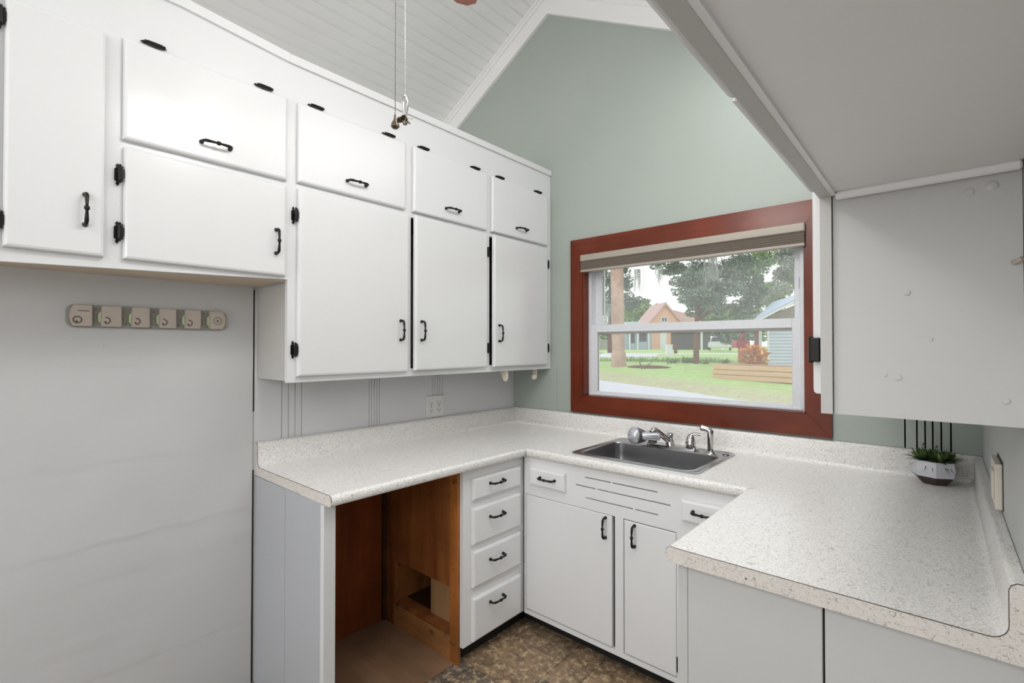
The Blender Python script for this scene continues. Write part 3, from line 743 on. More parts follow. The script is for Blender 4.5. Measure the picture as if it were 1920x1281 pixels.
fb = obj('filter_body', bm, 'filter', f, True, label='silver plastic filter body')
bm = nb(); lathe(bm, [(.020, -.046), (.022, -.038), (.020, -.034), (.026, -.028)], fc, 20); obj('filter_outlet', bm, 'filter_dark', fb, True)
bm = nb(); lathe(bm, [(.004, -.004), (.020, -.002), (.021, .002), (.012, .005), (.003, .006)], fc, 20); obj('filter_cap', bm, 'chrome', fb, True)
bm = nb()
for s in (-.006, .006): tube(bm, [fc - ax * .028 + sd * .0285 + Vector((0, 0, -.012 + s)), fc + ax * .03 + sd * .0265 + Vector((0, 0, -.012 + s))], .0016, 6)
obj('filter_stripe', bm, 'filter_dark', fb)
hc = fc + ax * .082 + Vector((0, 0, -.014))
bm = nb(); lathe(bm, [(.022, -.056), (.032, -.038), (.040, -.012), (.0425, .004)], hc - Vector((0, 0, 0)), 26, (-.55, -.80, .10)); obj('filter_cartridge_shell', bm, 'filter_dark', fb, True)
bm = nb(); lathe(bm, [(.0425, .004), (.043, .010), (.039, .023), (.028, .033), (.013, .038), (.001, .039)], hc, 28, (-.55, -.80, .10)); obj('filter_cartridge', bm, 'filter', fb, True, label='round silver cartridge dome')
bm = nb(); q = Vector((-.55, -.80, .10)).normalized(); o_ = hc + q * .0385; r_ = q.cross(Vector((0, 0, 1))).normalized()
tube(bm, [o_ - r_ * .007, o_ + r_ * .007], .0014, 6); obj('cartridge_mark', bm, 'filter_dark', fb)
bm = nb(); lathe(bm, [(.017, 0), (.017, .010), (.012, .016), (.008, .019), (.002, .02)], (1.075, fy - .004, fz + .012), 18); obj('valve_cap', bm, 'chrome', f, True)
# right lever handle
hx = 1.278
bm = nb(); lathe(bm, [(.026, 0), (.026, .006), (.021, .010), (.021, .014), (.026, .016), (.024, .030), (.018, .050), (.011, .062), (.003, .066)], (hx, fy - .004, fz + .012), 24); hd = obj('handle_body', bm, 'chrome', f, True)
bm = nb(); tube(bm, [(hx - .006, fy - .004, fz + .050), (hx - .002, fy - .003, fz + .068), (hx + .010, fy - .001, fz + .078), (hx + .028, fy + .003, fz + .079), (hx + .046, fy + .006, fz + .078)], [.014, .011, .0075, .0065, .007], 12); obj('lever', bm, 'chrome', hd, True)
# side sprayer
sx = 1.385; sy = -.165
s_ = thing('sink_sprayer', (sx, sy, fz), 'chrome pull-out side sprayer standing right of the faucet', 'sprayer')
bm = nb(); lathe(bm, [(.027, 0), (.026, .004), (.021, .009), (.015, .014), (.012, .016)], (sx, sy, fz), 24); obj('collar', bm, 'chrome', s_, True)
bm = nb(); tube(bm, [(sx, sy, fz + .014), (sx, sy, fz + .05), (sx, sy, fz + .092), (sx - .001, sy, fz + .104), (sx - .006, sy - .001, fz + .113), (sx - .018, sy - .003, fz + .117), (sx - .040, sy - .006, fz + .121)],
     [.0125, .0140, .0150, .0150, .0135, .0125, .0150], 16); obj('spray_handle', bm, 'chrome', s_, True, angle=60)
bm = nb(); tube(bm, [(sx - .0395, sy - .006, fz + .121), (sx - .044, sy - .0065, fz + .1217)], [.013, .012], 14); obj('nozzle', bm, 'filter_dark', s_, True)

# ================================================================== BASE CABINETS
FB = .600
# end panel left of the open bay
c = thing('end_panel', (.3, -1.668, 0), 'grey painted end panel carrying the left end of the counter', 'panel')
bm = nb(); grooved_wall(bm, -1.690, .018, .004, .598, 0, .8755, [.30], 'Y', -1, .003, .002); obj('board', bm, 'endgrey', c)
bm = nb(); box(bm, .004, .580, -1.671, -1.655, .0, .8755); obj('inner_lining', bm, 'bay', c, label='stained wood inner lining')
bm = nb(); box(bm, .580, .602, -1.6915, -1.645, 0, .8755, .002); obj('front_stile', bm, 'door', c)
# bay back lining
bm = nb(); box(bm, .0015, .012, -1.654, -1.0465, .0, .870)
tag(obj('back_board', bm, 'bay', loc=(.006, -1.35, 0)), 'dark reddish stained board at the back of the open bay under the counter', 'board')
bm = nb(); box(bm, .013, .56, -1.654, -1.0465, .0003, .006, .001)
tag(obj('floor_board', bm, 'ply', loc=(.3, -1.35, 0)), 'worn dull brown board on the floor inside the open bay', 'board')

# drawer cabinet
c = thing('drawer_cabinet', (.3, -.83, 0), 'narrow white base cabinet with a stack of four drawers', 'cabinet')
Y0 = -1.0325; Y1 = -.612
hy0, hy1, hz0, hz1 = .105, .527, .122, .334
bm = nb(); bw = Y0 - .012
def sidepoly(x0, x1, z0, z1): box(bm, x0, x1, bw, bw + .017, z0, z1)
sidepoly(.012, hy0, .0, .875); sidepoly(hy1, .579, .0, .875); sidepoly(hy0, hy1, hz1, .875); sidepoly(hy0, hy1, .0, hz0)
obj('bay_side', bm, 'bay_worn', c, label='worn orange-brown stained side with a rectangular hole')
bm = nb(); box(bm, .5285, .580, bw - .004, bw - .0002, .0, .874, .001); obj('edge_board', bm, 'bay_edge', c, label='lighter orange edge board with dark stains')
bm = nb(); box(bm, .10, .528, bw - .004, bw - .0002, .0, .112, .0015); obj('bottom_rail', bm, 'bay_rail', c, label='scraped pale orange bottom rail')
bm = nb(); box(bm, .013, .035, bw - .020, bw - .0002, .007, .874, .002); obj('corner_cleat', bm, 'darkwood', c)
bm = nb(); box(bm, hy0, hy1, bw + .002, bw + .075, hz0 - .016, hz0 - .001); box(bm, hy0 - .012, hy0 - .001, bw + .017, bw + .30, hz0, hz1); obj('hole_frame', bm, 'bay_worn', c)
bm = nb(); box(bm, .318, hy1 + .03, bw + .060, bw + .078, hz0 - .02, hz1 + .04); obj('pine_block', bm, 'pine', c, label='pale bare pine block behind the hole')
bm = nb(); box(bm, .02, .317, bw + .26, bw + .275, .01, .5); box(bm, .02, .344, bw + .03, bw + .26, .10, .115); obj('inner_board', bm, 'darkwood', c)
bm = nb()
grid_frame(bm, 'X', [Y0, -.975, -.660, Y1], [.078, .10, .278, .345, .482, .54, .680, .738, .820, .8755], {(1, 1), (1, 3), (1, 5), (1, 7)}, FB - .02, FB)
obj('face_frame', bm, 'door_base', c)
bm = nb(); box(bm, .02, FB - .021, Y1 - .012, Y1 - .002, .078, .87); box(bm, .02, FB - .021, Y0 + .006, Y1 - .012, .078, .092); obj('carcass', bm, 'darkwood', c)
bm = nb(); box(bm, .535, .550, Y0 + .006, -.53, 0, .085); obj('toe_kick', bm, 'darktoe', c)
for (z0, z1, hz) in ((.728, .825, .788), (.527, .690, .632), (.333, .494, .433), (.078 + .012, .283, .235)):
    d = xdoor(c, -.983, -.652, z0, z1, 'door_base', FB + .001, FB + .020, 'drawer'); xpull(d, -.834, hz, False, FB + .020)

# sink base
FY = -.620
c = thing('sink_cabinet', (1.15, -.35, 0), 'white sink base cabinet with two flush doors and vent slots under the sink', 'cabinet')
slots = [(.824, .829, .975, 1.112), (.824, .829, 1.120, 1.330), (.781, .786, .925, 1.032), (.781, .786, 1.042, 1.385), (.731, .736, .983, 1.219), (.731, .736, 1.228, 1.332)]
bm = nb()
XA = FB + .012
# fascia rows with slots, doors openings below
zr = [(.078, .100), (.100, .682), (.682, .731), (.731, .736), (.736, .781), (.781, .786), (.786, .824), (.824, .829), (.829, .8755)]
for z0, z1 in zr:
    gaps = [(a, b) for (s0, s1, a, b) in slots if s0 == z0]
    if z0 == .100: gaps = [(.6225, 1.131), (1.172, 1.4095)]
    x = XA
    for a, b in gaps + [(1.690, 1.690)]:
        if a > x: box(bm, x, a, FY, FY + .02, z0, z1)
        x = b
obj('face_frame', bm, 'door_base', c)
bm = nb(); box(bm, .62, 1.69, FY + .45, FY + .46, .08, .87); box(bm, .62, 1.69, FY + .0215, FY + .45, .079, .092); box(bm, .62, 1.68, FY + .03, FY + .035, .69, .745 ); box(bm, 1.10, 1.16, FY + .022, FY + .03, .10, .68); obj('carcass', bm, 'dark', c)  # near-black strips behind the door gap and slots paint in their shade
bm = nb(); box(bm, .552, 1.75, -.545, -.530, 0, .085); obj('toe_kick', bm, 'darktoe', c)
def ydoor(par, x0, x1, z0, z1, f0, f1, ch=.004, name='door', mat='door_base'):
    bm = nb(); door_panel(bm, 'Y', x0, x1, z0, z1, f0, f1, ch); return obj(name, bm, mat, par, True, angle=12)
def ypull(d, x, z, vert, y):
    bm = nb(); pull(bm, (x, y, z), (0, 0, 1) if vert else (1, 0, 0), (0, -1, 0)); return obj('handle', bm, 'black', d, True, label='black iron pull', angle=60)
d = ydoor(c, .6245, 1.1165, .104, .679, FY + .018, FY - .001); ypull(d, 1.085, .622, True, FY)
d = ydoor(c, 1.1755, 1.4075, .104, .677, FY + .018, FY - .001); ypull(d, 1.226, .620, True, FY)
bm = nb(); box(bm, 1.4085, 1.4125, FY - .003, FY + .002, .125, .185); obj('hinge', bm, 'black', d)
for (x0, x1, hx_) in ((.661, .873, .775), (1.435, 1.640, 1.528)):
    d = ydoor(c, x0, x1, .738, .823, FY - .001, FY - .020, .009, 'drawer'); ypull(d, hx_, .785, False, FY - .020)

# peninsula base
c = thing('peninsula_cabinet', (2.0, -.98, 0), 'pale grey base cabinet under the right arm of the counter, plain back panels', 'cabinet')
PX = 1.700; PY = -1.300
bm = nb(); box(bm, PX, PX + .024, PY, PY + .02, .0, .8755, .0012); box(bm, PX, PX + .018, PY + .021, -.622, .08, .8755); obj('corner_stile', bm, 'penpaint', c)
bm = nb(); box(bm, PX + .0255, 2.018, PY - .002, PY + .016, .0, .8745, .0015); obj('back_panel', bm, 'penpaint', c)
bm = nb(); box(bm, 2.0225, XR - .003, PY - .002, PY + .016, .0, .8745, .0015); obj('back_panel', bm, 'penpaint', c)
bm = nb(); box(bm, PX + .026, XR - .003, PY + .017, PY + .021, .02, .87); obj('backing', bm, 'dark', c)
bm = nb(); box(bm, 1.87, 1.873, YP - .0042, YP - .002, .889, .892); obj('strip_tack', bm, 'dark', ct)

# ================================================================== WALL DEVICES
t = thing('double_outlet', (0, -.702, 1.082), 'white two-gang outlet plate on the grey wall just above the backsplash', 'outlet')
bm = nb(); box(bm, .0006, .006, -.766, -.638, 1.022, 1.143, .002, 2); obj('cover_plate', bm, 'white_plastic', t)
for k, y_ in enumerate((-.732, -.672)):
    bm = nb(); box(bm, .006, .009, y_ - .018, y_ + .018, 1.040, 1.124, .0015, 2); r_ = obj('receptacle', bm, 'white_plastic', t)
    bm = nb()
    for z_ in (1.062, 1.102):
        box(bm, .0088, .0094, y_ - .009, y_ - .0065, z_ - .004, z_ + .006); box(bm, .0088, .0094, y_ + .0065, y_ + .009, z_ - .004, z_ + .006)
        lathe(bm, [(.0028, 0), (.0028, .0006)], (.0088, y_, z_ - .010), 10, (1, 0, 0))
    box(bm, .0088, .0094, y_ - .004, y_ + .004, 1.080, 1.084)
    obj('slots', bm, 'dark', r_)
t = thing('wall_switch', (XR, -.76, 1.03), 'cream wall plate on the right-hand wall above the backsplash', 'switch')
bm = nb(); box(bm, XR - .014, XR - .001, -.86, -.72, 1.030, 1.140, .002, 2); obj('cover_plate', bm, 'ivory', t)
bm = nb(); box(bm, XR - .0012, XR - .0002, -.867, -.714, 1.028, 1.146); obj('painted_shadow_rim', bm, 'crack', t)  # dark sheet showing round the plate, painted in as its shadow
bm = nb(); box(bm, XR - .017, XR - .014, -.83, -.765, 1.050, 1.118, .002, 2); obj('paddle', bm, 'ivory', t)

# utensil rack on the alcove wall: strip with six holders
t = thing('wall_clip_rack', (.0, -2.05, 1.53), 'grey and beige plastic rack with six clip holders on the alcove wall', 'rack')
WX = .0075
bm = nb(); prism(bm, [(y_, z_) for y_, z_ in rrect(-2.296, -1.809, 1.493, 1.571, .022)], WX - .004, WX + .006, 'X')
obj('back_strip', bm, 'rackgrey', t)
blocks = [(-2.288, -2.230), (-2.206, -2.150), (-2.121, -2.068), (-2.039, -1.985), (-1.957, -1.903), (-1.873, -1.815)]
for k, (a, b) in enumerate(blocks):
    bm = nb()
    if k == 0: pts = [(b, 1.497), (b, 1.569), (a + .010, 1.569), (a + .002, 1.552), (a, 1.533), (a + .002, 1.514), (a + .010, 1.497)]
    elif k == 5: pts = [(a, 1.497), (b - .010, 1.497), (b - .002, 1.514), (b, 1.533), (b - .002, 1.552), (b - .010, 1.569), (a, 1.569)]
    else: pts = [(a, 1.497), (b, 1.497), (b, 1.569), (a, 1.569)]
    prism(bm, pts, WX + .006, WX + .026, 'X'); bmesh.ops.bevel(bm, geom=bm.edges[:], offset=.0025, segments=2, affect='EDGES')
    h = obj('clip_block', bm, 'rackbeige', t, True)
    bm = nb()
    cy = a + (.019 if k == 0 else .012) if k < 5 else (a + b) / 2
    n = 28; a0, a1 = (0, 360) if k in (0, 5) else (-100, 100)
    if k == 5: cy = a + .028
    rad = .011 if k < 5 else .014
    tube(bm, [(WX + .0265, cy + rad * math.cos(R(a0 + (a1 - a0) * i / n)), 1.518 + (.012 if k == 5 else 0) + rad * math.sin(R(a0 + (a1 - a0) * i / n))) for i in range(n + 1)], .0016 if k < 5 else .0009, 6)
    if k == 0: box(bm, WX + .026, WX + .0272, -2.268, -2.238, 1.5475, 1.550)
    if k == 5:
        for q in range(3): tube(bm, [(WX + .0265, cy + .006 * math.cos(R(60 * q)), 1.530 + .006 * math.sin(R(60 * q))), (WX + .0265, cy - .006 * math.cos(R(60 * q)), 1.530 - .006 * math.sin(R(60 * q)))], .0007, 5)
    else: ellipsoid(bm, (WX + .0265, cy - .002, 1.5125), (.0015, .0035, .003), 10, 6)
    obj('ring_mark', bm, 'brown', h)
    if k:
        bm = nb(); prism(bm, [(a - .001, 1.508), (a - .008, 1.516), (a - .008, 1.540), (a - .003, 1.548), (a - .001, 1.548)], WX + .010, WX + .023, 'X'); obj('grip_pad', bm, 'lime', h, label='pale green rubber grip')
    if k in (0, 1, 4):
        bm = nb(); tube(bm, [(WX + .0068, b + .012 * math.cos(R(-80 + 160 * i / 14)), 1.520 + .02 * math.sin(R(-80 + 160 * i / 14))) for i in range(15)], .0012, 5); obj('wire_hook', bm, 'rackbeige', h)
for y_, z_ in ((-2.218, 1.556), (-2.136, 1.508), (-2.053, 1.556), (-1.973, 1.508), (-1.889, 1.558)): 
    bm = nb(); lathe(bm, [(.003, 0), (.003, .001), (.001, .002)], (WX + .006, y_, z_), 10, (1, 0, 0)); obj('screw', bm, 'brass', t, True)

# ================================================================== POTTED PLANT
px, py = 2.190, -.105
t = thing('potted_succulent', (px, py, .9145), 'small green succulent in a faceted white pot with dark base, in the counter corner', 'potted plant')
bm = nb(); lathe(bm, [(.040, .020), (.066, .031), (.071, .060), (.066, .086), (.060, .088), (.058, .078), (.004, .076)], (px, py, .9145), 7, rot=.3)
obj('pot', bm, 'pot', t)
bm = nb(); lathe(bm, [(.040, 0), (.0655, .0305), (.060, .031), (.004, .032)], (px, py, .9148), 7, rot=.3); obj('pot_base', bm, 'pot_dark', t)
bm = nb(); lathe(bm, [(.057, .078), (.040, .084), (.003, .086)], (px, py, .9145), 16); obj('soil', bm, 'soil', t)
bm = nb(); tl = bm.loops.layers.color.new('tint'); rr = random.Random(5)
def leaf(bm, tl, p, d, L, w, curl, tint, up=Vector((0, 0, 1))):
    d = d.normalized(); s = d.cross(up)
    s = s.normalized() if s.length > 1e-3 else Vector((1, 0, 0)); nrm = s.cross(d)
    prev = None
    for i in range(6):
        t_ = i / 5; wd = w * (math.sin(math.pi * (.12 + .88 * t_) ** .8) + .02) * (1 if t_ < .99 else .05)
        ce = p + d * L * t_ + nrm * curl * t_ * t_
        a = bm.verts.new(ce - s * wd); m = bm.verts.new(ce - nrm * w * .28 * math.sin(math.pi * min(t_ + .1, 1))); b = bm.verts.new(ce + s * wd)
        if prev:
            for q in ((prev[0], prev[1], m, a), (prev[1], prev[2], b, m)):
                f_ = bm.faces.new(q)
                for lo in f_.loops: lo[tl] = (tint, tint, tint, 1)
        prev = (a, m, b)
for (ox, oy, n) in ((-.034, -.012, 34), (.006, -.014, 34), (.036, .0, 34), (-.008, .020, 26), (.02, -.034, 24), (-.04, .02, 18)):
    for k in range(n):
        a = k * 2.399; el = R(8 + 66 * (1 - k / n)); d_ = Vector((math.cos(a) * math.cos(el), math.sin(a) * math.cos(el), math.sin(el)))
        leaf(bm, tl, Vector((px + ox, py + oy, .9145 + .086)), d_, (.034 + .030 * k / n), .0078, .006 if k < n * .6 else -.008, rr.random())
for k in range(10):
    a = rr.uniform(0, 6.3); leaf(bm, tl, Vector((px + .045 * math.cos(a), py + .045 * math.sin(a), .998)), Vector((math.cos(a), math.sin(a), -.55)), .045, .0016, -.012, .2)
for (ox, oy, h_) in ((-.030, -.01, .048), (.008, .0, .040), (.028, -.01, .022)):
    tube(bm, [(px + ox, py + oy, .995), (px + ox - .002, py + oy, .9145 + .09 + h_ * .7)], .0015, 5)
    for k in range(12): leaf(bm, tl, Vector((px + ox - .002, py + oy, .9145 + .10 + h_ * (k / 12))), Vector((math.cos(k * 2.4), math.sin(k * 2.4), .9)), .010, .0025, 0, .1)
obj('leaves', bm, 'succ', t, True, angle=80)

# ================================================================== CEILING FAN WITH PULL CHAINS
fx, fyy = LAMP.x, LAMP.y
t = thing('ceiling_fan', (fx, fyy, ceil_z(fx)), 'ceiling fan with reddish wooden blades, only one blade tip showing at the top edge', 'ceiling fan')
zc0 = ceil_z(fx)
bm = nb(); lathe(bm, [(.012, -.09), (.05, -.075), (.07, -.02), (.072, .03)], (fx, fyy, zc0), 24); obj('canopy', bm, 'brass', t, True)
bm = nb(); tube(bm, [(fx, fyy, zc0 - .08), (fx, fyy, 2.84)], .013, 12); obj('downrod', bm, 'brass', t, True)
bm = nb(); lathe(bm, [(.02, 2.86 - 2.75), (.07, .09), (.11, .05), (.115, -.02), (.09, -.06), (.05, -.075)], (fx, fyy, 2.75), 28); obj('motor', bm, 'brass', t, True)
tip = Vector((.945, -1.335)); dirv = (tip - Vector((fx, fyy))); L = dirv.length; base = math.atan2(dirv.y, dirv.x)
for k in range(5):
    a = base + 2 * math.pi * k / 5; bm = nb()
    pts = [(.16, -.045), (L - .06, -.062), (L - .012, -.035), (L, 0), (L - .012, .035), (L - .06, .062), (.16, .045)]
    prism(bm, pts, -.003, .003, 'Z'); bm.transform(Matrix.Translation((fx, fyy, 2.655)) @ Matrix.Rotation(a, 4, 'Z') @ Matrix.Rotation(R(9), 4, 'X'))
    b_ = obj('blade', bm, 'fanwood', t)
    bm = nb(); tube(bm, [(.09, 0, .04), (.14, 0, .008), (.22, 0, .006)], [.010, .008, .010], 8); bm.transform(Matrix.Translation((fx, fyy, 2.655)) @ Matrix.Rotation(a, 4, 'Z')); obj('blade_iron', bm, 'brass', b_, True)
bm = nb(); lathe(bm, [(.045, .04), (.05, 0), (.03, -.04), (.01, -.05)], (fx, fyy, 2.62), 20); obj('light_kit', bm, 'brass', t, True)
for k in range(3):
    a = R(20 + 120 * k); p = LAMP + Vector((.13 * math.cos(a), .13 * math.sin(a), 0))
    bm = nb(); tube(bm, [(fx, fyy, 2.60), (fx + .08 * math.cos(a), fyy + .08 * math.sin(a), 2.61), (p.x, p.y, 2.585)], .007, 8)
    ar = obj('lamp_arm', bm, 'brass', t, True)
    bm = nb(); lathe(bm, [(.016, .085), (.022, .075), (.040, .050), (.050, .010)], p, 20)
    bm.faces.ensure_lookup_table(); bm.faces.remove(bm.faces[-1]); obj('lamp_shade', bm, 'globe', ar, True)
def chain(bm, x, y, z0, z1, r=.0016, step=.0052):
    z = z0
    tube(bm, [(x, y, z0), (x, y, z1)], r * .35, 5)
    while z > z1:
        g = bmesh.ops.create_icosphere(bm, subdivisions=1, radius=r)['verts']
        for v in g: v.co += Vector((x, y, z))
        z -= step
# plain chain with a small bell weight, and the one with the fan-shaped fob
cxa, cya = 1.25 - .004, -1.853; cxb, cyb = 1.256, -1.832
bm = nb(); chain(bm, cxa, cya, 2.57, 1.975); obj('pull_chain', bm, 'brass', t, True)
bm = nb(); chain(bm, cxb, cyb, 2.57, 2.03); ch_ = obj('pull_chain', bm, 'chrome', t, True)
bm = nb(); lathe(bm, [(.001, .036), (.003, .030), (.0035, .022), (.0095, .010), (.010, .004), (.006, .0), (.001, -.001)], (cxa, cya, 1.944), 16); obj('chain_weight', bm, 'brass', t, True)
bm = nb(); lathe(bm, [(.002, .055), (.006, .050), (.0085, .038), (.0075, .022), (.005, .006), (.004, 0)], (cxb, cyb, 1.975), 14); fob = obj('chain_fob', bm, 'chrome', ch_, True)
bm = nb()
for k in range(4):
    a = R(90 * k + 30); d_ = Vector((math.cos(a), math.sin(a), -.15)); s = Vector((-math.sin(a), math.cos(a), .5)).normalized()
    p0 = Vector((cxb, cyb, 1.972)); q = [p0 - s * .003, p0 + d_ * .009 - s * .008, p0 + d_ * .019 - s * .007, p0 + d_ * .021 + s * .002, p0 + d_ * .014 + s * .008, p0 + s * .003]
    up = Vector((0, 0, .0012)); A_ = [bm.verts.new(v) for v in q]; B_ = [bm.verts.new(v + up) for v in q]
    bm.faces.new(A_); bm.faces.new(B_[::-1])
    for i in range(6): bm.faces.new((A_[i], B_[i], B_[(i + 1) % 6], A_[(i + 1) % 6]))
lathe(bm, [(.005, -.014), (.0065, -.008), (.006, .002), (.003, .004)], (cxb, cyb, 1.972), 14)
bmesh.ops.recalc_face_normals(bm, faces=bm.faces[:]); obj('fan_charm', bm, 'brass', ch_, True, label='dark metal fan-shaped charm')

# ================================================================== OUTDOORS
def g(y): return -.1 if y < 2 else (-.1 + .95 * (y - 2) / 12 if y < 14 else .85 + (y - 14) * .006)
bm = nb(); xs = [-90 + 5 * i for i in range(27)]; ys = [.125, 2, 4, 6, 8, 10, 12, 14, 18, 24, 32, 45, 60, 90, 130]
gv = [[bm.verts.new((x, y, g(y))) for y in ys] for x in xs]
for i in range(len(xs) - 1):
    for k in range(len(ys) - 1): bm.faces.new((gv[i][k], gv[i + 1][k], gv[i + 1][k + 1], gv[i][k + 1]))
struct('ground', bm, 'grass', label='front lawn')
def strip(name, pts, mat, label, h=.02):
    """polygon laid on the ground"""
    bm = nb(); top = [bm.verts.new((x, y, g(y) + h)) for x, y in pts]; bot = [bm.verts.new((x, y, g(y) - .05)) for x, y in pts]
    bm.faces.new(top); n = len(pts)
    for i in range(n): bm.faces.new((top[i], top[(i + 1) % n], bot[(i + 1) % n], bot[i]))
    bmesh.ops.triangulate(bm, faces=[f for f in bm.faces if len(f.verts) > 4]); bmesh.ops.recalc_face_normals(bm, faces=bm.faces[:])
    return struct(name, bm, mat, label=label)
strip('driveway', [(-9.5, 10.9), (-4.5, 9.15), (-2.54, 8.5), (.16, 7.3), (3.0, 5.9), (3.0, 2.1), (-9.5, 2.1)], 'concrete', 'pale concrete driveway under the window')
# the lane crosses behind the lawn
strip('lane', [(-30, 21), (-10.6, 18.6), (-9.4, 22.5), (-11.9, 28.2), (-2, 33), (6, 38), (6, 40.5), (-3, 36), (-12.5, 31.5), (-17, 30), (-13.3, 22.6), (-30, 24.5)], 'road', 'pale lane beyond the lawn', .03)

def foliage(bm, tl, c, r, n, s, rr, flat=1.0, tintlo=0, tinthi=1):
    for _ in range(n):
        while True:
            p = Vector((rr.uniform(-1, 1), rr.uniform(-1, 1), rr.uniform(-1, 1)))
            if p.length < 1: break
        p = p.normalized() * (p.length ** .6)
        ce = Vector((c[0] + p.x * r[0], c[1] + p.y * r[1], c[2] + p.z * r[2]))
        a = Vector((rr.gauss(0, 1), rr.gauss(0, 1), rr.gauss(0, 1) * flat)).normalized(); b = a.orthogonal().normalized()
        b = (Matrix.Rotation(rr.uniform(0, 6.3), 3, a) @ b); k = s * rr.uniform(.6, 1.4)
        c_ = a.cross(b)
        vs = [bm.verts.new(ce + b * k), bm.verts.new(ce + c_ * k * .5), bm.verts.new(ce - b * k), bm.verts.new(ce - c_ * k * .5)]
        f_ = bm.faces.new(vs); t_ = rr.uniform(tintlo, tinthi)
        for lo in f_.loops: lo[tl] = (t_, t_, t_, 1)
def tree(name, base, trunk_h, tr, blobs, mat, label, seed, leafs=.13, dens=1.0, lean=(0, 0), group=None, moss=None):
    rr = random.Random(seed); x, y = base; z = g(y)
    t = thing(name, (x, y, z), label, 'tree', group)
    bm = nb(); tops = [b[0] for b in blobs]
    tube(bm, [(x, y, z - .1), (x + lean[0] * .3, y + lean[1] * .3, z + trunk_h * .5), (x + lean[0], y + lean[1], z + trunk_h)], [tr * 1.2, tr, tr * .8], 10)
    for p in tops: tube(bm, [(x + lean[0], y + lean[1], z + trunk_h - .2), ((x + lean[0] + p[0]) / 2, (y + lean[1] + p[1]) / 2, (z + trunk_h + p[2]) / 2 + .2), p], [tr * .45, tr * .22, tr * .08], 6)
    obj('trunk', bm, 'bark', t, True)
    bm = nb(); tl = bm.loops.layers.color.new('tint')
    for p, r_ in blobs:
        vol = r_[0] * r_[1] * r_[2]; n = int(min(9000, 700 * dens * vol ** .8 + 500)); K = 9
        for _ in range(K):
            d_ = Vector((rr.gauss(0, 1), rr.gauss(0, 1), rr.gauss(0, 1))).normalized() * rr.uniform(.25, .95); f_ = rr.uniform(.28, .55); sh_ = rr.uniform(-.25, .25)
            foliage(bm, tl, (p[0] + d_.x * r_[0], p[1] + d_.y * r_[1], p[2] + d_.z * r_[2]), (r_[0] * f_, r_[1] * f_, r_[2] * f_ * .8), n // K, leafs, rr, 1, max(0, sh_), min(1, 1 + sh_))
    obj('foliage', bm, mat, t)
    if moss:
        bm = nb(); tl = bm.loops.layers.color.new('tint')
        for (mx, my, mz, ln) in moss:
            for k in range(26):
                x0 = mx + rr.gauss(0, .12); y0 = my + rr.gauss(0, .14); l_ = ln * rr.uniform(.4, 1); tt = rr.random()
                pts = [Vector((x0 + rr.gauss(0, .03) * i, y0, mz - l_ * i / 3)) for i in range(4)]
                for a, b in zip(pts, pts[1:]):
                    f_ = bm.faces.new([bm.verts.new(a + Vector((-.012, 0, 0))), bm.verts.new(a + Vector((.012, .01, 0))), bm.verts.new(b + Vector((.008, .01, 0))), bm.verts.new(b + Vector((-.008, 0, 0)))])
                    for lo in f_.loops: lo[tl] = (tt, tt, tt, 1)
        obj('hanging_moss', bm, 'moss', t, label='grey hanging moss')
    return t
# palm
t = thing('palm_tree', (-6.29, 12.77, g(12.77)), 'thick pinkish palm trunk on the lawn, seen at the left of the window', 'tree')
bm = nb(); zb = g(12.77); hgt = 7.0; n = 90; rr = random.Random(2)
tube(bm, [(-6.29 - .012 * i / 90 * 10, 12.77, zb - .1 + hgt * i / n) for i in range(n + 1)], [(.27 if i < 3 else .245 if i < 8 else .215) * (1 + .05 * (i % 2)) + rr.uniform(-.006, .006) for i in range(n + 1)], 18)
obj('trunk', bm, 'trunk', t, True)
bm = nb(); tl = bm.loops.layers.color.new('tint')
for k in range(26):
    a = k * 2.399; el = R(70 - k * 5.2); d_ = Vector((math.cos(a) * math.cos(el), math.sin(a) * math.cos(el), math.sin(el)))
    for j in range(18):
        p = Vector((-6.41, 12.77, zb + hgt)) + d_ * (.4 + .11 * j) + Vector((0, 0, -.012 * j * j * .3))
        for s in (-1, 1): leaf(bm, tl, p, (d_ + Vector((-d_.y, d_.x, 0)) * s * 1.2 + Vector((0, 0, -.4))), .5, .02, -.1, rr.random())
obj('fronds', bm, 'oak2', t)
bm = nb(); foliage_c = rr
ellipsoid(bm, (-5.15, 12.75, g(12.75) - .02), (.80, .40, .09), 20, 8)
tag(obj('mulch_mound', bm, 'bark', loc=(-5.15, 12.75, g(12.75)), smooth=True), 'low brown mulch mound beside the palm trunk', 'mulch')

tree('oak_tree', (-4.17, 14.32), 1.7, .085, [((-4.00, 14.89, 2.85), (0.85, 0.5, 0.55)), ((-4.14, 14.50, 3.30), (0.7, 0.5, 0.6)), ((-3.82, 15.44, 3.45), (0.9, 0.5, 0.7)), ((-4.50, 16.85, 3.31), (1.15, 0.9, 0.75)), ((-5.42, 17.36, 4.06), (0.95, 0.9, 0.8)), ((-4.19, 18.44, 4.28), (1.1, 0.9, 1)), ((-5.28, 18.80, 5.00), (1.2, 1, 0.8)), ((-3.62, 18.95, 3.74), (0.7, 0.8, 0.8)), ((-4.03, 18.59, 2.97), (0.95, 0.8, 0.45)), ((-4.34, 18.28, 5.37), (1, 0.9, 0.8))],
     'oak', 'slim-trunked tree with a broad dark green crown in the middle of the window', 11, .055, 4.2, (-.15, .5), moss=[(-4.35, 16.28, 4.91, 1.5), (-4.27, 16.37, 4.47, 1.2), (-4.58, 16.11, 2.96, 0.5), (-4.17, 16.47, 3.06, 0.5)])
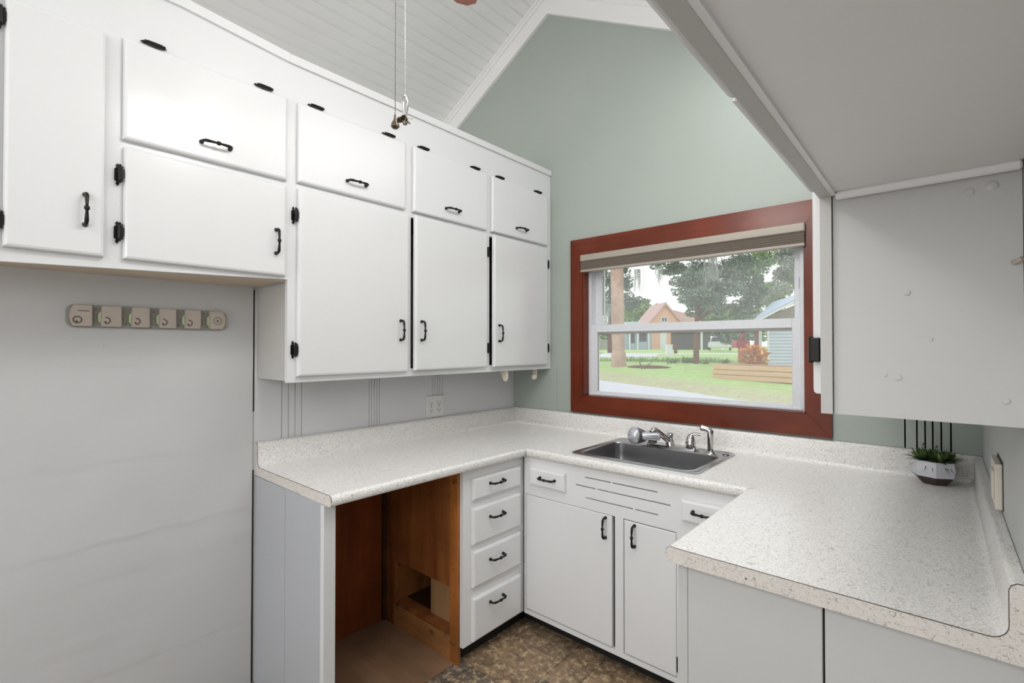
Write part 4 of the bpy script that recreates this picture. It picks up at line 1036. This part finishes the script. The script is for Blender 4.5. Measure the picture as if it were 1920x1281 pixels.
tree('shade_tree', (-3.82, 24.13), 3.2, .16, [((-3.26, 23.24, 4.71), (1, 1, 1.1)), ((-4.00, 23.94, 3.80), (1.1, 1, 0.6)), ((-3.40, 24.44, 5.90), (1.1, 1, 0.8)), ((-4.68, 24.69, 3.08), (1.1, 1, 0.5))], 'moss', 'greyish leafy tree rising behind the neighbouring roof', 12, .07, 2.6)
tree('shade_tree', (-6.89, 32.10), 4, .16, [((-6.56, 30.97, 7.20), (1.3, 1, 1.3)), ((-7.37, 31.59, 6.34), (1.6, 1, 1.3)), ((-6.60, 33.62, 5.42), (1.9, 1, 1))], 'oak2', 'yellow-green tree behind the dark crown', 13, .10, 1.4)
tree('shade_tree', (-17.12, 31.08), 5, .25, [((-16.92, 29.87, 5.09), (1.6, 1.2, 2)), ((-15.88, 32.12, 4.78), (1.1, 1, 1.1)), ((-16.53, 28.85, 6.96), (1.6, 1.2, 1.2)), ((-15.30, 29.94, 6.37), (0.7, 0.7, 1.2))], 'oak', 'dark mossy tree behind the palm trunk', 14, .09, 1.2, moss=[(-13.65, 28.72, 6.84, 1.8), (-12.51, 29.73, 7.02, 1.4), (-15.23, 27.37, 4.42, 2), (-15.50, 27.12, 4.80, 2)])
tree('shade_tree', (-13.27, 38.47), 6, .14, [((-14.02, 36.37, 8.01), (1.9, 1, 0.9)), ((-14.28, 36.13, 8.66), (0.7, 0.7, 0.4)), ((-13.54, 36.81, 6.70), (1.3, 1, 0.9)), ((-15.98, 34.63, 8.88), (1.6, 1, 0.5))], 'oak', 'high boughs of a tree reaching over the orange house', 15, .12, .9)
tree('shade_tree', (-40.15, 82.76), 4, .3, [((-40.48, 82.38, 7.53), (4, 3, 3)), ((-39.11, 83.56, 9.04), (2.4, 2, 1.6)), ((-42.00, 81.06, 6.03), (3.4, 3, 2.8))], 'oak2', 'pale distant tree left of the orange house', 16, .3, .35)
tree('shade_tree', (-30.75, 88.37), 4, .3, [((-29.27, 86.96, 5.34), (5, 3, 3)), ((-26.38, 89.49, 6.31), (5, 3, 4)), ((-23.50, 92.04, 5.34), (5, 3, 3)), ((-32.96, 89.04, 5.02), (4, 3, 2.4))], 'oak2', 'line of distant trees behind the white car', 17, .3, .3)
tree('shade_tree', (-9.98, 40.04), 2, .2, [((-10.96, 39.16, 2.25), (1.2, 1, 0.8)), ((-10.44, 40.94, 2.45), (1.3, 1, 0.8)), ((-12.13, 40.79, 2.75), (1, 1, 0.6))], 'oak', 'dark low tree behind the red mailbox', 18, .14, .8)
bt = nb(); tl = bt.loops.layers.color.new('tint'); rr = random.Random(9)
for c_ in ((-51.19, 88.99, 3.79), (-48.63, 91.23, 4.70), (-42.66, 96.48, 5.49), (-39.26, 99.48, 5.15), (-25.63, 111.48, 5.83), (-22.21, 114.48, 6.51), (-54.59, 85.98, 4.92), (-34.15, 103.98, 5.49), (-29.89, 107.74, 5.49)): foliage(bt, tl, c_, (4.5, 3, 3.2), 900, .4, rr)
tag(obj('hedge', bt, 'oak2', loc=(-38.80, 87.93, 2.55)), 'pale distant hedge along the far side of the lane', 'hedge', kind='stuff')

# houses: front walls face the camera side of the lane
def local(t, x, y, z): return t
def house_parts(t, rot, items):
    """items: (name, material, builder(bm)) in house axes, x right, y away, z up"""
    out = {}
    for name, mat, fn, par in items:
        bm = nb(); fn(bm); bm.transform(Matrix.Translation(t.location) @ Matrix.Rotation(rot, 4, 'Z'))
        o = obj(name, bm, mat, out.get(par, t)); out.setdefault(name, o)
    return out
HR = R(41.38)
p = Vector((-27.61, 64.49, 1.11)); t = thing('orange_house', p, 'small orange house with a steep gable and pinkish roof across the lane', 'house')
def win_(x0, x1, z0, z1, y=-.03):
    def f(bm): box(bm, x0, x1, y, y + .05, z0, z1)
    return f
house_parts(t, HR, [
    ('wall', 'orange', lambda bm: prism(bm, [(-2.1, -.6), (2.1, -.6), (2.1, 3.9), (0, 6.3), (-2.1, 3.9)], 0, 7, 'Y'), None),
    ('roof', 'pinkroof', lambda bm: (prism(bm, [(0, 6.75), (-2.6, 3.6), (-2.6, 3.35), (0, 6.35)], -.4, 7.4, 'Y'), prism(bm, [(0, 6.75), (2.6, 3.6), (2.6, 3.35), (0, 6.35)], -.4, 7.4, 'Y')), None),
    ('window_frame', 'yardwhite', win_(-.55, .35, 3.2, 4.6), None), ('window_frame', 'yardwhite', win_(-.7, .2, -.1, 2.5), None),
    ('pane', 'glassdark', lambda bm: [box(bm, x, x + .3, -.06, -.02, z, z + .5) for x in (-.45, -.05) for z in (3.35, 4.0)], 'window_frame'),
    ('side_wing', 'orange', lambda bm: box(bm, 2.1, 5.0, 1.5, 6.5, -.6, 3.0), None),
    ('wing_roof', 'pinkroof', lambda bm: prism(bm, [(.8, 2.9), (4.0, 6.2), (7.2, 2.9), (7.2, 2.8), (.8, 2.8)] and [(1.0, 2.8), (6.9, 2.8), (4.6, 4.9), (.6, 5.9)], .9, 6.8, 'Y'), None),
    ('porch_panel', 'bluehouse', win_(1.9, 3.1, -.3, 2.6, 1.3), None)])
p = Vector((-26.79, 54.55, 1.21)); t = thing('blue_house', p, 'low pale blue-grey house with white posts left of the orange house', 'house')
house_parts(t, HR, [
    ('wall', 'bluehouse', lambda bm: box(bm, -2.2, 1.8, 0, 5, -.6, 2.5), None),
    ('roof', 'metalroof', lambda bm: prism(bm, [(-2.6, 2.4), (2.1, 2.4), (.2, 3.4), (-1.4, 3.4)], -.4, 5.4, 'Y'), None),
    ('post', 'yardwhite', lambda bm: box(bm, -1.2, -1.0, -.3, -.15, -.4, 2.5), None), ('post', 'yardwhite', lambda bm: box(bm, -.2, .0, -.3, -.15, -.4, 2.5), None), ('post', 'yardwhite', lambda bm: box(bm, 1.2, 1.4, -.3, -.15, -.4, 2.5), None),
    ('window', 'glassdark', win_(-.9, -.4, .7, 2.1), None), ('window', 'glassdark', win_(.2, 1.1, .9, 2.0), None)])
p = Vector((-18.48, 53.87, 1.23)); t = thing('carport', p, 'dark open carport with pale posts right of the orange house', 'carport')
house_parts(t, HR, [
    ('back_wall', 'filter_dark', lambda bm: box(bm, -2.2, 2.6, 4, 4.2, -.6, 2.4), None),
    ('roof', 'pinkroof', lambda bm: prism(bm, [(-2.2, 2.35), (2.7, 2.35), (2.2, 2.9), (-1.8, 2.9)], -.4, 4.4, 'Y'), None),
    ('post', 'yardwhite', lambda bm: box(bm, -.1, .1, 0, .2, -.6, 2.4), None), ('post', 'yardwhite', lambda bm: box(bm, 2.2, 2.5, 0, .2, -.6, 2.4), None)])
p = Vector((-13.54, 44.90, 1.11)); t = thing('car', p, 'white car parked across the lane', 'car')
def carbody(bm):
    prism(bm, [(-1.0, .25), (1.0, .25), (1.02, .62), (.95, .82), (-.95, .82), (-1.02, .62)], 0, 3.9, 'Y')
    prism(bm, [(-.9, .8), (.9, .8), (.70, 1.32), (-.70, 1.32)], .9, 3.2, 'Y')
    bmesh.ops.bevel(bm, geom=bm.edges[:], offset=.06, segments=2, affect='EDGES')
house_parts(t, HR - R(24), [('body', 'carpaint', carbody, None), ('windscreen', 'glassdark', lambda bm: prism(bm, [(-.78, .86), (.78, .86), (.62, 1.26), (-.62, 1.26)], .88, .9, 'Y'), None),
    ('wheel', 'tyre', lambda bm: lathe(bm, [(.2, 0), (.31, .02), (.31, .18), (.2, .2)], (-1.0, .7, .3), 16, (1, 0, 0)), None), ('wheel', 'tyre', lambda bm: lathe(bm, [(.2, 0), (.31, .02), (.31, .18), (.2, .2)], (.82, .7, .3), 16, (1, 0, 0)), None)])
p = Vector((-28.75, 50.15, 1.35)); t = thing('yard_fence', p, 'low grey fence far left beyond the lawn', 'fence')
house_parts(t, HR, [('fence_panel', 'rackgrey', lambda bm: [box(bm, -2 + .2 * k, -2 + .2 * k + .18, 0, .03, -.4, .95) for k in range(16)], None), ('rail', 'rackgrey', lambda bm: box(bm, -2, 1.2, .03, .08, .5, .6), None)])
p = Vector((-9.93, 25.42, 0.91)); t = thing('utility_pedestal', p, 'white box standing at the edge of the lane', 'utility box')
house_parts(t, HR, [('box', 'yardwhite', lambda bm: box(bm, -.17, .17, 0, .3, -.05, .62, .02), None), ('cap', 'yardwhite', lambda bm: box(bm, -.19, .19, -.02, .32, .60, .66, .01), None)])
p = Vector((-10.49, 27.60, 1.01)); t = thing('young_tree', p, 'thin young tree trunk beside the white box', 'tree')
bm = nb(); tube(bm, [p, p + Vector((-.01, 0, .4)), p + Vector((-.07, 0, .8)), p + Vector((-.05, 0, 1.5))], [.12, .10, .045, .03], 8); obj('trunk', bm, 'bark', t, True)
bm = nb(); tl = bm.loops.layers.color.new('tint'); foliage(bm, tl, p + Vector((-.05, 0, 1.65)), (.25, .25, .25), 260, .05, random.Random(3)); obj('foliage', bm, 'oak2', t)

# neighbouring house on the right: front wall square to the line of sight from the kitchen
NR = R(41.38 - 27.0)
p = Vector((-1.80, 13.93, 0.85)); t = thing('neighbour_house', p, 'pale grey clapboard house with a metal roof at the right of the window', 'house')
bm = nb()
for k in range(13):
    z0 = k * .098 - .1
    v = [bm.verts.new(q) for q in ((.02, -.040, z0), (2.8, -.040, z0), (2.8, -.004, z0 + .098), (.02, -.004, z0 + .098))]
    bm.faces.new(v); w = [bm.verts.new(q) for q in ((.02, -.004, z0), (2.8, -.004, z0))]; bm.faces.new((v[1], v[0], w[0], w[1]))
box(bm, .02, 2.8, -.003, .02, -.1, 1.18)
bm.transform(Matrix.Translation(p) @ Matrix.Rotation(NR, 4, 'Z')); obj('siding_wall', bm, 'siding', t)
house_parts(t, NR, [('corner_board', 'yardwhite', lambda bm: box(bm, -.03, .035, -.035, .05, -.1, 1.18), None),
    ('side_wall', 'siding', lambda bm: box(bm, .0, .02, .02, 3.2, -.1, 1.18), None),
    ('gable_boards', 'gable_in', lambda bm: [prism(bm, [(-.12 + max(0, z - 1.42) * 1.95, z), (2.8, z), (2.8, z + .082), (-.12 + max(0, z + .082 - 1.42) * 1.95, z + .082)], -.02, .0, 'Y') for z in [1.18 + .09 * k for k in range(12)]], None),
    ('porch_post', 'yardwhite', lambda bm: box(bm, -.26, -.17, .9, .98, -.1, 1.35), None)])
def slab(bm, q, th):
    q = [Vector(v) for v in q]; a = [bm.verts.new(v) for v in q]; b = [bm.verts.new(v + Vector((0, 0, -th))) for v in q]; n = len(q)
    fs = [bm.faces.new(a), bm.faces.new(b[::-1])] + [bm.faces.new((a[k], b[k], b[(k + 1) % n], a[(k + 1) % n])) for k in range(n)]
    bmesh.ops.recalc_face_normals(bm, faces=fs)
bm = nb(); slab(bm, [(-1.97, 12.96, 2.21), (-2.85, 18.96, 3.23), (-2.31, 20.10, 3.36), (-1.07, 17.20, 3.28), (-0.57, 14.18, 3.15)], .03); obj('metal_roof', bm, 'metalroof', t)
bm = nb(); a_, b_ = Vector((-1.97, 12.96, 2.21)), Vector((-0.57, 14.18, 3.15)); slab(bm, [a_, b_, b_ + Vector((-.03, .04, 0)), a_ + Vector((-.03, .04, 0))], .10); obj('rake_board', bm, 'yardwhite', t)
# croton shrub
p = Vector((-1.78, 12.34, 0.93)); t = thing('croton_bush', (p.x, p.y, g(p.y)), 'orange and yellow leaved croton bush by the grey clapboard house', 'shrub')
bm = nb(); tl = bm.loops.layers.color.new('tint'); rr = random.Random(4)
for k in range(760):
    a = rr.uniform(0, 6.28); r_ = rr.uniform(0, .40); z_ = rr.uniform(.04, .72) * (1 - (r_ / .5) ** 2 * .5)
    leaf(bm, tl, Vector((p.x + r_ * math.cos(a), p.y + r_ * math.sin(a), g(p.y) + z_)), Vector((math.cos(a + rr.gauss(0, .7)), math.sin(a + rr.gauss(0, .7)), rr.uniform(.1, 1.2))), rr.uniform(.09, .17), .032, -.02, rr.random())
obj('leaves', bm, 'croton', t)
bm = nb()
for k in range(6): tube(bm, [(p.x, p.y, g(p.y) - .02), (p.x + .2 * math.cos(k), p.y + .2 * math.sin(k), g(p.y) + .4)], .01, 6)
obj('stems', bm, 'bark', t)
# red mailbox
p = Vector((-3.30, 16.60, 0.93)); t = thing('mailbox', p, 'red mailbox on a terracotta post behind the croton bush', 'mailbox')
house_parts(t, HR, [('post', 'terra', lambda bm: box(bm, -.10, .10, 0, .2, -.1, .52, .01), None),
    ('box', 'red', lambda bm: prism(bm, [(-.26, .46), (.22, .46), (.24, .62), (.20, .72), (-.22, .74), (-.27, .62)], -.05, .35, 'Y'), None),
    ('flag', 'red', lambda bm: [tube(bm, [(-.02, .1, .72), (-.08, .1, 1.0)], .02, 6), tube(bm, [(-.02, .1, .72), (.05, .1, 1.0)], .02, 6)], None)])
# raised bed
p = Vector((-2.41, 10.81, .58)); t = thing('raised_bed', p, 'raised garden bed of pale cedar boards on the lawn', 'planter')
rz = math.atan2(-.62, 2.4)
def board(k):
    return lambda bm: [box(bm, 0, 3.0, 0, .035, k * .128, k * .128 + .117, .006), box(bm, 0, .035, .036, .95, k * .128, k * .128 + .117, .006)]
house_parts(t, rz, [('side_board', 'cedar', board(0), None), ('side_board', 'cedar', board(1), None), ('side_board', 'cedar', board(2), None), ('soil_fill', 'soil', lambda bm: box(bm, .036, 3.0, .036, .95, .02, .34), None),
    ('end_board', 'cedar', lambda bm: box(bm, 0, 3.0, .951, .98, 0, .38), None)])
# low plants
rr = random.Random(8)
def weed(px_, py_, h_, n, label, mat='weed', group=None, name='lawn_weed', w=.012):
    z = g(py_); t = thing(name, (px_, py_, z), label, 'plant', group); bm = nb(); tl = bm.loops.layers.color.new('tint')
    for k in range(n):
        a = rr.uniform(0, 6.28); leaf(bm, tl, Vector((px_ + rr.gauss(0, h_ * .25), py_ + rr.gauss(0, h_ * .25), z)), Vector((math.cos(a), math.sin(a), rr.uniform(.8, 2.5))), h_ * rr.uniform(.6, 1.1), w, -h_ * .25, rr.random())
    obj('blades', bm, mat, t)
x, y = (-4.63, 14.77); weed(x, y, .30, 60, 'light green leafy clump left of the slim tree trunk', w=.03)
x, y = (-5.03, 14.41); weed(x, y, .25, 50, 'light green clump beside the dark spiky stems', w=.02)
x, y = (-3.80, 14.16); weed(x, y, .22, 40, 'green clump at the right foot of the slim tree', w=.02)
x, y = (-3.46, 15.13); weed(x, y, .22, 60, 'bright green clump behind the raised bed', w=.03)
bm = nb(); tl = bm.loops.layers.color.new('tint')
for k in range(700):
    s_ = rr.random(); x = -8.0 + 4.2 * s_ + rr.gauss(0, .12); y = 14.6 + 1.2 * s_ + rr.gauss(0, .2)
    leaf(bm, tl, Vector((x, y, g(y))), Vector((rr.gauss(0, .4), rr.gauss(0, .4), 1)), rr.uniform(.1, .26), .012, 0, rr.random())
tag(obj('border_grass', bm, 'weed', loc=(-5.5, 15.2, .85)), 'band of tall pale grass between the palm and the slim tree', 'grass', kind='stuff')
def stake(px_, py_, pts, label):
    z = g(py_); bm = nb()
    tube(bm, [(px_ + a * .75, py_ + a * .66, z + b) for a, b in pts], [.012] + [.02] * (len(pts) - 2) + [.006], 6)
    tag(obj('dark_stem', bm, 'filter_dark', loc=(px_, py_, z)), label, 'stem')
x, y = (-5.03, 12.15); stake(x, y, [(0, 0), (.12, .14), (.28, .24)], 'dark curved stem leaning right on the lawn')
stake(x - .05, y - .04, [(0, 0), (-.04, .14), (-.08, .22), (.0, .34)], 'dark upright twisted stem on the lawn')
x, y = (-4.99, 13.78); stake(x, y, [(0, 0), (.1, .1), (.16, .18)], 'leftmost of three slanting dark stems')
x, y = (-4.89, 13.87); stake(x, y, [(0, 0), (.1, .1), (.16, .18)], 'middle of three slanting dark stems')
x, y = (-4.78, 13.97); stake(x, y, [(0, 0), (.08, .12), (.16, .20)], 'rightmost of three slanting dark stems')
